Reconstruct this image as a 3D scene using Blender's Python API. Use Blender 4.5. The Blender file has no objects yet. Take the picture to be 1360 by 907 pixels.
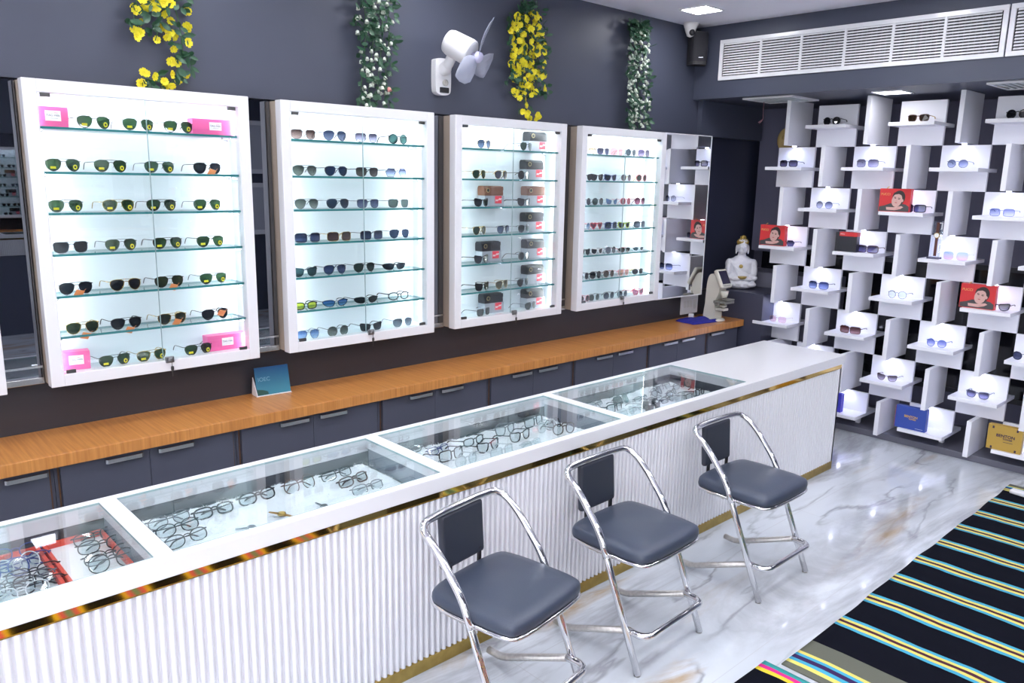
import bpy, bmesh, math, random
from mathutils import Vector, Matrix
from math import pi, sin, cos, radians
random.seed(11)
C = bpy.context.scene.collection
sc = bpy.context.scene

# ------------------------------------------------------------------ camera
CAM = Vector((0, -4.0, 1.978)); YAW, PITCH, ROLL, FPX = 0.7535, -0.2046, 0.0202, 1054.32
_f = Vector((sin(YAW)*cos(PITCH), cos(YAW)*cos(PITCH), sin(PITCH)))
_r = Vector((cos(YAW), -sin(YAW), 0)); _u = _r.cross(_f)
CR, CU = cos(ROLL)*_r + sin(ROLL)*_u, -sin(ROLL)*_r + cos(ROLL)*_u
cam = bpy.data.cameras.new('camera'); cam.sensor_width = 36; cam.lens = 36*FPX/1360
cam.clip_start = .05; cam.clip_end = 60
co = bpy.data.objects.new('camera', cam); C.objects.link(co)
M = Matrix.Identity(4)
for i, v in enumerate((CR, CU, -_f)):
    for j in range(3): M[j][i] = v[j]
M.translation = CAM; co.matrix_world = M; sc.camera = co
# measuring helpers: a point of the photograph on a known plane of the room
def ray(u, v): return _f + (u-680)/FPX*CR - (v-453.5)/FPX*CU
def onz(u, v, z): d = ray(u, v); return CAM + d*((z-CAM.z)/d.z)
def ony(u, v, y): d = ray(u, v); return CAM + d*((y-CAM.y)/d.y)
def onx(u, v, x): d = ray(u, v); return CAM + d*((x-CAM.x)/d.x)
def xat(u, y, z):
    lo, hi = -1., 7.5
    for _ in range(40):
        m = (lo+hi)/2; d = Vector((m, y, z))-CAM; w = d.dot(_f)
        uu = 680+FPX*d.dot(CR)/w if w > .05 else -9999
        if uu < u: lo = m
        else: hi = m
    return (lo+hi)/2

# ------------------------------------------------------------------ materials
def lin(c): return tuple(((x/12.92) if x <= .04045 else ((x+.055)/1.055)**2.4) for x in c)
def hx(s): s = s.lstrip('#'); return lin([int(s[i:i+2], 16)/255 for i in (0, 2, 4)])
MATS = {}
def nodes(m): return m.node_tree.nodes, m.node_tree.links
def mat(name, col=(.8, .8, .8), rough=.5, metal=0., coat=0., spec=.5, emit=None, es=0.):
    if name in MATS: return MATS[name]
    if isinstance(col, str): col = hx(col)
    m = bpy.data.materials.new(name); m.use_nodes = True
    b = m.node_tree.nodes['Principled BSDF']
    b.inputs['Base Color'].default_value = (*col, 1); b.inputs['Roughness'].default_value = rough
    b.inputs['Metallic'].default_value = metal; b.inputs['Coat Weight'].default_value = coat
    b.inputs['Specular IOR Level'].default_value = spec
    if emit is not None:
        b.inputs['Emission Color'].default_value = (*emit, 1); b.inputs['Emission Strength'].default_value = es
    MATS[name] = m; return m
def noise_mat(name, c1, c2, scale, rough, stretch=(1, 1, 1), bump=0., detail=4, metal=0., coat=0.):
    if name in MATS: return MATS[name]
    m = mat(name, c1, rough, metal, coat); n, l = nodes(m); b = n['Principled BSDF']
    tc = n.new('ShaderNodeTexCoord'); mp = n.new('ShaderNodeMapping'); mp.inputs['Scale'].default_value = stretch
    nz = n.new('ShaderNodeTexNoise'); nz.inputs['Scale'].default_value = scale; nz.inputs['Detail'].default_value = detail
    rp = n.new('ShaderNodeValToRGB'); rp.color_ramp.elements[0].position = .3; rp.color_ramp.elements[1].position = .7
    for e, c in zip(rp.color_ramp.elements, (c1, c2)): e.color = (*(hx(c) if isinstance(c, str) else c), 1)
    l.new(tc.outputs['Object'], mp.inputs[0]); l.new(mp.outputs[0], nz.inputs[0]); l.new(nz.outputs[0], rp.inputs[0]); l.new(rp.outputs[0], b.inputs['Base Color'])
    if bump:
        bp = n.new('ShaderNodeBump'); bp.inputs['Strength'].default_value = bump; bp.inputs['Distance'].default_value = .004
        l.new(nz.outputs[0], bp.inputs['Height']); l.new(bp.outputs[0], b.inputs['Normal'])
    return m
def glassy(name, tint, ior=1.5, rough=0., tint2=None, amount=1.):
    """thin clear or tinted sheet: what is not mirrored passes straight through, coloured by the tint"""
    if name in MATS: return MATS[name]
    m = bpy.data.materials.new(name); m.use_nodes = True; n, l = nodes(m); n.clear()
    o = n.new('ShaderNodeOutputMaterial'); mx = n.new('ShaderNodeMixShader'); tr = n.new('ShaderNodeBsdfTransparent')
    gl = n.new('ShaderNodeBsdfGlossy'); gl.inputs['Roughness'].default_value = rough; fr = n.new('ShaderNodeMath'); fr.operation = 'MULTIPLY_ADD'   # Schlick reflectance, the same from both sides
    f0 = ((ior-1)/(ior+1))**2; lw = n.new('ShaderNodeLayerWeight'); lw.inputs[0].default_value = .5; pw = n.new('ShaderNodeMath'); pw.operation = 'POWER'; pw.inputs[1].default_value = 5
    l.new(lw.outputs['Facing'], pw.inputs[0]); l.new(pw.outputs[0], fr.inputs[0]); fr.inputs[1].default_value = 1-f0; fr.inputs[2].default_value = f0
    tr.inputs[0].default_value = (*tint, 1)
    if tint2 is not None:      # gradient-tinted lens, darker at the brow
        tc = n.new('ShaderNodeTexCoord'); sp = n.new('ShaderNodeSeparateXYZ'); rp = n.new('ShaderNodeValToRGB')
        rp.color_ramp.elements[0].position = .1; rp.color_ramp.elements[1].position = .85
        rp.color_ramp.elements[0].color = (*tint2, 1); rp.color_ramp.elements[1].color = (*tint, 1)
        l.new(tc.outputs['Generated'], sp.inputs[0]); l.new(sp.outputs['Z'], rp.inputs[0]); l.new(rp.outputs[0], tr.inputs[0])
    l.new(fr.outputs[0], mx.inputs[0]); l.new(tr.outputs[0], mx.inputs[1]); l.new(gl.outputs[0], mx.inputs[2]); l.new(mx.outputs[0], o.inputs[0])
    MATS[name] = m; return m
def emis(name, col, s):
    if name in MATS: return MATS[name]
    m = bpy.data.materials.new(name); m.use_nodes = True; n, l = nodes(m); n.clear()
    o = n.new('ShaderNodeOutputMaterial'); e = n.new('ShaderNodeEmission'); e.inputs[0].default_value = (*col, 1); e.inputs[1].default_value = s
    l.new(e.outputs[0], o.inputs[0]); MATS[name] = m; return m

WHITE = mat('white_laminate', (.80, .80, .83), .28, coat=.2)
WHITE_M = mat('white_matte', (.80, .80, .83), .5)
TAN = noise_mat('beige_board', '#b0a294', '#a89a8d', 8, .5, (1, 1, .1))
NAVY = noise_mat('grey_blue_paint', (.060, .068, .102), (.056, .064, .096), 3, .46)
NAVY_D = mat('dark_navy_laminate', (.028, .032, .060), .3)
LOWER = mat('charcoal_laminate', (.036, .035, .043), .32)
CABF = noise_mat('slate_cabinet_laminate', (.080, .085, .118), (.076, .081, .112), 5, .35)
CEIL = mat('ceiling_paint', (.86, .86, .97), .6)
CHROME = mat('chrome', (.82, .82, .84), .09, 1.)
STEEL = mat('brushed_steel', (.70, .71, .72), .24, 1.)
WORN = noise_mat('worn_steel', (.50, .48, .46), (.62, .60, .58), 60, .42, metal=.85)
GOLDM = mat('gold_mirror_strip', (.62, .42, .12), .06, 1.)
GOLDB = noise_mat('gold_base_strip', (.50, .36, .11), (.40, .28, .08), 25, .3, metal=.9)
MIRROR = mat('mirror_glass', (.86, .88, .88), .0, 1.)
SMOKE = mat('smoked_mirror', (.19, .20, .23), .01, 1.)
GLASS = glassy('clear_glass', (.985, .994, .993))
GLASS_T = glassy('shelf_glass', (.93, .975, .965))
GEDGE = mat('glass_edge', (.035, .22, .23), .15, coat=.4)
BLACK = mat('black_plastic', (.012, .012, .014), .3)
BLACKM = mat('black_matte', (.02, .02, .022), .6)
DARKCLIP = mat('gunmetal_clip', (.12, .12, .12), .35, .7)
VINYL = noise_mat('slate_vinyl', (.050, .064, .098), (.044, .056, .088), 220, .36, bump=.05)
VINYL_D = mat('dark_vinyl', (.030, .035, .052), .36)
LED = emis('led_strip', (.93, .97, 1.), 34.)
LAMP = emis('lamp_panel', (.97, .965, 1.), 26.)
LAMP2 = emis('soffit_lamp_panel', (.95, .95, 1.), 9.)
FILL = emis('added_daylight', (.90, .93, 1.), 2.7)  # glow of the unseen sheet added to brighten the shop
FILL2 = emis('added_dim_daylight', (.92, .94, 1.), .8)  # weaker glow for the second added sheet
SPOT = emis('spot_lens', (.75, .78, 1.), 14.)
RED = mat('red_card', (.62, .03, .035), .4)
GOLDINK = mat('gold_print', (.75, .45, .12), .35, .3)
GREYBOX = mat('grey_box', (.36, .40, .45), .5)
LOGORED = mat('red_label', (.80, .05, .08), .4)
PRINTW = mat('white_print', (.9, .9, .9), .5)
PINK = mat('pink_card', (.84, .13, .36), .4)
YEL = mat('yellow_sticker', (.80, .72, .03), .5)
ORG = mat('orange_tag', (.95, .33, .11), .6)

def wood_mat():
    m = mat('wood_worktop', (.5, .24, .09), .33, coat=.25); n, l = nodes(m); b = n['Principled BSDF']
    tc = n.new('ShaderNodeTexCoord'); mp = n.new('ShaderNodeMapping'); mp.inputs['Scale'].default_value = (60, 2.2, 2.2)
    nz = n.new('ShaderNodeTexNoise'); nz.inputs['Scale'].default_value = 1.6; nz.inputs['Detail'].default_value = 5
    rp = n.new('ShaderNodeValToRGB'); rp.color_ramp.elements[0].position = .25; rp.color_ramp.elements[1].position = .75
    rp.color_ramp.elements[0].color = (.44, .165, .040, 1); rp.color_ramp.elements[1].color = (.66, .295, .080, 1)
    l.new(tc.outputs['Object'], mp.inputs[0]); l.new(mp.outputs[0], nz.inputs[0]); l.new(nz.outputs[0], rp.inputs[0]); l.new(rp.outputs[0], b.inputs['Base Color'])
    return m
WOOD = wood_mat()
def marble_mat():
    m = mat('marble_tile', (.75, .76, .78), .10, coat=.3); n, l = nodes(m); b = n['Principled BSDF']
    def N(t, **k):
        x = n.new('ShaderNode'+t)
        for a, v in k.items(): setattr(x, a, v)
        return x
    tc = N('TexCoord'); mp = N('Mapping'); mp.inputs['Rotation'].default_value = (0, 0, radians(24)); mp.inputs['Scale'].default_value = (.62, 2.5, 1)
    l.new(tc.outputs['Object'], mp.inputs[0])
    def vein(scale, dist, lo, hi, seed, det=9, rg=.62):
        a = N('TexNoise'); a.inputs['Scale'].default_value = scale; a.inputs['Detail'].default_value = det; a.inputs['Roughness'].default_value = rg
        a.inputs['Distortion'].default_value = dist; mm = N('Mapping'); mm.inputs['Location'].default_value = (seed, seed*.7, 0)
        l.new(mp.outputs[0], mm.inputs[0]); l.new(mm.outputs[0], a.inputs[0])
        s = N('Math', operation='SUBTRACT'); s.inputs[1].default_value = .5; ab = N('Math', operation='ABSOLUTE')
        l.new(a.outputs[0], s.inputs[0]); l.new(s.outputs[0], ab.inputs[0])
        r = N('MapRange'); r.inputs['From Min'].default_value = lo; r.inputs['From Max'].default_value = hi; r.inputs['To Min'].default_value = 1; r.inputs['To Max'].default_value = 0
        l.new(ab.outputs[0], r.inputs['Value']); return r.outputs[0]
    def mask(scale, lo, hi, seed):
        a = N('TexNoise'); a.inputs['Scale'].default_value = scale; a.inputs['Detail'].default_value = 3; mm = N('Mapping'); mm.inputs['Location'].default_value = (seed, seed, 0)
        l.new(mp.outputs[0], mm.inputs[0]); l.new(mm.outputs[0], a.inputs[0])
        r = N('MapRange'); r.inputs['From Min'].default_value = lo; r.inputs['From Max'].default_value = hi; l.new(a.outputs[0], r.inputs['Value']); return r.outputs[0]
    def mul(a, c):
        x = N('Math', operation='MULTIPLY'); l.new(a, x.inputs[0])
        if isinstance(c, float): x.inputs[1].default_value = c
        else: l.new(c, x.inputs[1])
        return x.outputs[0]
    def mixc(fac, a, bcol):
        x = N('Mix', data_type='RGBA'); l.new(fac, x.inputs['Factor'])
        if isinstance(a, tuple): x.inputs['A'].default_value = (*a, 1)
        else: l.new(a, x.inputs['A'])
        x.inputs['B'].default_value = (*bcol, 1); return x.outputs['Result']
    c = mixc(mask(.8, .35, .75, 3.), (.71, .75, .80), (.57, .62, .68))
    c = mixc(mul(vein(.60, .7, 0., .085, 1.), mul(mask(.7, .36, .58, 7.), .75)), c, (.33, .34, .37))
    c = mixc(mul(vein(1.2, .35, 0., .022, 5., 5, .5), mul(mask(1.6, .42, .60, 2.), .7)), c, (.24, .24, .27))
    c = mixc(mul(vein(.7, .8, 0., .07, 9.), mul(mask(.9, .52, .62, 13.), .85)), c, (.42, .28, .13))
    br = N('TexBrick'); br.offset = 0.; br.inputs['Scale'].default_value = 1.; br.inputs['Mortar Size'].default_value = .0022
    br.inputs['Brick Width'].default_value = 1.2; br.inputs['Row Height'].default_value = .6
    m2 = N('Mapping'); m2.inputs['Location'].default_value = (.35, .09, 0); l.new(tc.outputs['Object'], m2.inputs[0]); l.new(m2.outputs[0], br.inputs[0])
    l.new(mixc(mul(br.outputs['Fac'], .45), c, (.5, .5, .52)), b.inputs['Base Color'])
    return m
MARBLE = marble_mat()
def stripe_mat(name, stops, period=None, start=0.):
    """woven stripes across object X; stops = [(x, colour)...]"""
    m = mat(name, (.01, .01, .015), .95, spec=.1); n, l = nodes(m); b = n['Principled BSDF']
    tc = n.new('ShaderNodeTexCoord'); sp = n.new('ShaderNodeSeparateXYZ'); l.new(tc.outputs['Object'], sp.inputs[0])
    nz = n.new('ShaderNodeTexNoise'); nz.inputs['Scale'].default_value = 5; l.new(tc.outputs['Object'], nz.inputs[0])
    w = n.new('ShaderNodeMath'); w.operation = 'MULTIPLY_ADD'; w.inputs[1].default_value = .03; w.inputs[2].default_value = -.015 - start
    ad = n.new('ShaderNodeMath'); l.new(nz.outputs[0], w.inputs[0]); l.new(w.outputs[0], ad.inputs[0]); l.new(sp.outputs['X'], ad.inputs[1]); src = ad.outputs[0]
    span = period or stops[-1][0]
    if period:
        mo = n.new('ShaderNodeMath'); mo.operation = 'FLOORED_MODULO'; mo.inputs[1].default_value = period; l.new(src, mo.inputs[0]); src = mo.outputs[0]
    dv = n.new('ShaderNodeMath'); dv.operation = 'DIVIDE'; dv.inputs[1].default_value = span; l.new(src, dv.inputs[0])
    rp = n.new('ShaderNodeValToRGB'); rp.color_ramp.interpolation = 'CONSTANT'; els = rp.color_ramp.elements
    while len(els) < len(stops): els.new(.5)
    for i, (x, c) in enumerate(stops):
        els[i].position = min(.9999, x/span)
    for e, (x, c) in zip(els, stops): e.color = (*hx(c), 1)
    l.new(dv.outputs[0], rp.inputs[0])
    wv = n.new('ShaderNodeTexNoise'); wv.inputs['Scale'].default_value = 260; l.new(tc.outputs['Object'], wv.inputs[0])
    bp = n.new('ShaderNodeBump'); bp.inputs['Strength'].default_value = .35; bp.inputs['Distance'].default_value = .003; l.new(wv.outputs[0], bp.inputs['Height']); l.new(bp.outputs[0], b.inputs['Normal'])
    l.new(rp.outputs[0], b.inputs['Base Color']); return m

# ------------------------------------------------------------------ mesh building
class MB:
    def __init__(s): s.bm = bmesh.new()
    def _mi(s, faces, mi):
        for f in faces: f.material_index = mi
    def box(s, x0, x1, y0, y1, z0, z1, bev=0., mi=0, seg=2):
        vs = [s.bm.verts.new(p) for p in ((x0,y0,z0),(x1,y0,z0),(x1,y1,z0),(x0,y1,z0),(x0,y0,z1),(x1,y0,z1),(x1,y1,z1),(x0,y1,z1))]
        fs = [s.bm.faces.new([vs[i] for i in q]) for q in ((3,2,1,0),(4,5,6,7),(0,1,5,4),(1,2,6,5),(2,3,7,6),(3,0,4,7))]
        s._mi(fs, mi)
        if bev:
            es = list({e for f in fs for e in f.edges})
            r = bmesh.ops.bevel(s.bm, geom=es, offset=bev, segments=seg, affect='EDGES', profile=.5)
            s._mi(r['faces'], mi)
        return s
    def quad(s, pts, mi=0):
        f = s.bm.faces.new([s.bm.verts.new(p) for p in pts]); f.material_index = mi; return s
    def tube(s, pts, r, seg=8, closed=False, mi=0, cap=True):
        P = [Vector(p) for p in pts]; n = len(P); R = r if isinstance(r, (list, tuple)) else [r]*n
        tang = []
        for i in range(n):
            a = P[(i-1) % n] if closed or i > 0 else P[i]; b = P[(i+1) % n] if closed or i < n-1 else P[i]
            t = (b-a); tang.append(t.normalized() if t.length > 1e-9 else Vector((0, 0, 1)))
        up = Vector((0, 0, 1)) if abs(tang[0].z) < .9 else Vector((0, 1, 0))
        nrm = (up - tang[0]*up.dot(tang[0])).normalized(); rings = []
        for i in range(n):
            if i:
                q = tang[i-1].rotation_difference(tang[i]); nrm = q @ nrm; nrm = (nrm - tang[i]*nrm.dot(tang[i])).normalized()
            bi = tang[i].cross(nrm)
            rings.append([s.bm.verts.new(P[i] + R[i]*(cos(2*pi*k/seg)*nrm + sin(2*pi*k/seg)*bi)) for k in range(seg)])
        m = n if closed else n-1
        for i in range(m):
            A, B = rings[i], rings[(i+1) % n]
            off = 0
            if closed and i == n-1:
                off = min(range(seg), key=lambda o: sum((A[k].co-B[(k+o) % seg].co).length for k in range(seg)))
            for k in range(seg):
                f = s.bm.faces.new([A[k], A[(k+1) % seg], B[(k+1+off) % seg], B[(k+off) % seg]]); f.material_index = mi; f.smooth = True
        if not closed and cap:
            for rg, rev in ((rings[0], True), (rings[-1], False)):
                f = s.bm.faces.new(rg[::-1] if rev else rg); f.material_index = mi
        return s
    def lathe(s, prof, c=(0, 0, 0), seg=24, mi=0, mtx=None, sx=1., sy=1.):
        c = Vector(c); rings = []
        for r, z in prof:
            ring = []
            for k in range(seg):
                p = Vector((r*sx*cos(2*pi*k/seg), r*sy*sin(2*pi*k/seg), z))
                if mtx is not None: p = mtx @ p
                ring.append(s.bm.verts.new(p+c))
            rings.append(ring)
        for A, B in zip(rings, rings[1:]):
            for k in range(seg):
                f = s.bm.faces.new([A[k], A[(k+1) % seg], B[(k+1) % seg], B[k]]); f.material_index = mi; f.smooth = True
        s.bm.faces.new(rings[0][::-1]).material_index = mi; s.bm.faces.new(rings[-1]).material_index = mi
        return s
    def ell(s, c, r, mi=0, u=20, v=12, rot=None):
        mt = Matrix.Translation(c) @ (rot.to_4x4() if rot is not None else Matrix.Identity(4)) @ Matrix.Diagonal((*r, 1))
        q = bmesh.ops.create_uvsphere(s.bm, u_segments=u, v_segments=v, radius=1, matrix=mt)
        for vv in q['verts']:
            for f in vv.link_faces: f.material_index = mi; f.smooth = True
        return s
    def prism(s, poly, fn, t0, t1, mi=0, smooth=False):
        """poly: 2-D outline; fn(a, b, t) -> point; extruded from t0 to t1"""
        A = [s.bm.verts.new(fn(a, b, t0)) for a, b in poly]; B = [s.bm.verts.new(fn(a, b, t1)) for a, b in poly]; n = len(poly)
        for k in range(n):
            f = s.bm.faces.new([A[k], A[(k+1) % n], B[(k+1) % n], B[k]]); f.material_index = mi; f.smooth = smooth
        s.bm.faces.new(A[::-1]).material_index = mi; s.bm.faces.new(B).material_index = mi
        return s
    def mesh(s, name, mats, fix=True):
        if fix: bmesh.ops.recalc_face_normals(s.bm, faces=s.bm.faces[:])
        me = bpy.data.meshes.new(name); s.bm.to_mesh(me); s.bm.free()
        for m in (mats if isinstance(mats, (list, tuple)) else [mats]): me.materials.append(m)
        return me
    def build(s, name, mats, parent=None, loc=(0, 0, 0), rot=(0, 0, 0), fix=True):
        return obj(name, s.mesh(name, mats, fix), parent, loc, rot)
def obj(name, data, parent=None, loc=(0, 0, 0), rot=(0, 0, 0)):
    o = bpy.data.objects.new(name, data); C.objects.link(o); o.location = loc; o.rotation_euler = rot
    if parent is not None: o.parent = parent
    return o
def thing(name, label, cat, loc=(0, 0, 0), rz=0., group=None, rot=None):
    o = bpy.data.objects.new(name, None); C.objects.link(o); o.location = loc; o.rotation_euler = rot or (0, 0, rz); o.empty_display_size = .05
    o['label'] = label; o['category'] = cat
    if group: o['group'] = group
    return o
def tag(o, label, cat, group=None, kind=None):
    o['label'] = label; o['category'] = cat
    if group: o['group'] = group
    if kind: o['kind'] = kind
    return o
def struct(mb, name, m):
    o = mb.build(name, m); o['kind'] = 'structure'; o['label'] = name.replace('_', ' ') + ' of the shop'; return o
def fillet(pts, rad, n=6):
    P = [Vector(p) for p in pts]; out = [P[0]]
    for i in range(1, len(P)-1):
        a, b, c = P[i-1], P[i], P[i+1]; r = rad[i-1] if isinstance(rad, (list, tuple)) else rad
        d1, d2 = (a-b), (c-b); k = min(r, d1.length*.49, d2.length*.49); p, q = b+d1.normalized()*k, b+d2.normalized()*k
        for t in range(n+1):
            t /= n; out.append(p*(1-t)**2 + b*2*t*(1-t) + q*t*t)
    out.append(P[-1]); return out
def smooth_closed(P, n=6):
    out = []; N = len(P)
    for i in range(N):
        p0, p1, p2, p3 = (P[(i+k-1) % N] for k in range(4))
        for t in range(n):
            t /= n
            out.append(tuple(.5*(2*p1[d] + (p2[d]-p0[d])*t + (2*p0[d]-5*p1[d]+4*p2[d]-p3[d])*t*t + (3*p1[d]-p0[d]-3*p2[d]+p3[d])*t**3) for d in (0, 1)))
    return out
def text_obj(name, s, size, m, parent, loc, rot, shear=0., ext=.0004, bold=0., align='CENTER'):
    cu = bpy.data.curves.new(name, 'FONT'); cu.body = s; cu.size = size; cu.shear = shear; cu.extrude = ext; cu.offset = bold
    cu.align_x = align; cu.align_y = 'CENTER'; t = bpy.data.objects.new(name, cu); C.objects.link(t)
    bpy.context.view_layer.update()
    me = bpy.data.meshes.new_from_object(t); bpy.data.objects.remove(t); bpy.data.curves.remove(cu)
    me.materials.clear(); me.materials.append(m)
    return obj(name, me, parent, loc, rot)
ORD = ['first', 'second', 'third', 'fourth', 'fifth', 'sixth', 'seventh', 'eighth', 'ninth', 'tenth', 'eleventh', 'twelfth', 'thirteenth', 'fourteenth', 'fifteenth']

# ------------------------------------------------------------------ the room
XL, XB, YR, ZC, ZS = -2.2, 7.0, -6.95, 3.19, 2.63      # near end, back wall, opposite wall, ceiling, soffit
struct(MB().box(XL, XB, YR, .1, -.06, 0), 'floor', MARBLE)
struct(MB().box(XL, 5.75, YR, .1, ZC, ZC+.06), 'ceiling', CEIL)
w = MB()
w.box(XL, XB, 0, .12, 2.345, ZC, mi=0); w.box(XL, XB, 0, .12, 0, 1.018, mi=1)     # wall above and below the mirror band
w.box(XL, XB, .05, .12, 1.018, 2.345, mi=2)
struct(w, 'wall_left', [NAVY, LOWER, NAVY_D])
struct(MB().box(XB, XB+.06, YR, .12, 0, ZC), 'wall_back', mat('grey_lilac_paint', (.135, .135, .20), .45))
struct(MB().box(XL, XB, YR-.06, YR, 0, ZC), 'wall_right', NAVY)
struct(MB().box(XL-.06, XL, YR, .12, 0, ZC), 'wall_front', mat('pale_wall', (.45, .45, .50), .6))
struct(MB().box(5.75, XB, YR, 0, ZS, ZC+.06), 'trim_1', NAVY)                 # dropped bulkhead carrying the air grille
struct(MB().box(6.255, XB, YR, 0, 0, .05, bev=.004), 'trim_2', mat('plinth_grey', (.13, .13, .165), .4))   # low plinth under the lattice
# dark glazed strip and ledge in the recess behind the lattice
t = thing('dark_window', 'black glass window in the back wall behind the white lattice', 'window', (6.99, -1.1, .85))
MB().box(-.008, .008, -1.35, 1.05, -.5, .48).build('pane', mat('black_glass', (.006, .006, .01), .08), t)
MB().box(-.014, .008, -1.38, 1.05, .48, .52).box(-.014, .008, -1.38, 1.05, -.54, -.5).build('window_frame', LOWER, t)
tag(MB().box(6.62, 6.96, -.9, -.02, .05, 1.17, bev=.004).build('low_cupboard', mat('grey_cupboard', (.20, .20, .26), .4)), 'plain grey low cupboard in the corner behind the statue', 'cupboard')

w = MB().box(XL+.001, XL+.02, -6.4, -2.0, .35, 2.7); struct(w, 'added_light_1', FILL)         # unseen glowing sheet added as shop-front light behind the viewer
w = MB().box(-2.0, 1.2, YR+.001, YR+.02, .35, 2.7); struct(w, 'added_light_2', FILL2)  # unseen dim glowing sheet added to fill light on the counter front
# things on the opposite side of the shop (seen in the mirrors only)
tag(MB().box(1.45, 4.2, YR+.001, YR+.02, .95, 2.35).build('wall_mirror', MIRROR), 'long mirror on the opposite wall', 'mirror')
for k, z in enumerate((1.1, 1.95)):
    o = thing('white_frame', 'white square frame on the opposite wall, ' + ('lower' if k == 0 else 'upper') + ' of two', 'frame', (5.0, YR, z), group='white frames on the opposite wall')
    MB().box(-.42, -.36, .001, .05, 0, .72).box(.36, .42, .001, .05, 0, .72).box(-.36, .36, .001, .05, 0, .06).box(-.36, .36, .001, .05, .66, .72).build('surround', WHITE, o)
    MB().box(-.36, .36, .002, .03, .06, .66).build('panel', mat('frame_panel', (.5, .52, .58), .3), o)

# mirror strips between the cabinets on the wall
CABX = [(-.305, .667), (.835, 1.808), (1.976, 2.951), (3.111, 4.090), (4.249, 5.225)]
ZB, ZT = 1.024, 2.337
gaplab = ['beside the first full cabinet', 'between the pink-box cabinet and the next', 'below the wall fan', 'beside the cabinet with stacked cases']
for k in range(4):
    a, b = CABX[k][1]+.002, CABX[k+1][0]-.002
    o = thing('mirror_strip', 'narrow dark mirror strip ' + gaplab[k], 'mirror', ((a+b)/2, .05, ZB), group='mirror strips between the wall cabinets')
    h = (b-a)/2
    MB().box(-h, h, -.085, 0, .03, ZT-ZB-.002).build('mirror_panel', SMOKE, o)
    MB().box(-h, h, -.09, 0, 0, .03, bev=.002).box(-h, h, -.094, -.0855, .075, .085).build('ledge_and_reflection_bar', STEEL, o)  # bottom trim; the thin upper bar stands in for a pale reflection

# tall mirror next to the last cabinet
t = thing('tall_mirror', 'tall frameless mirror standing proud of the wall next to the last lit cabinet', 'mirror', (5.521, -.006, ZB), radians(-3.4))
MB().box(-.286, .295, -.146, -.030, 0, ZT-ZB).build('backing_board', NAVY_D, t)
MB().box(-.288, .290, -.150, -.1462, .004, ZT-ZB-.004).build('mirror_glass', MIRROR, t)
MB().box(.290, .298, -.152, -.13, 0, ZT-ZB).box(-.292, .298, -.152, -.13, -.004, .004).box(-.292, .298, -.152, -.13, ZT-ZB-.004, ZT-ZB+.002).build('edge_trim', WHITE, t)

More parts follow.
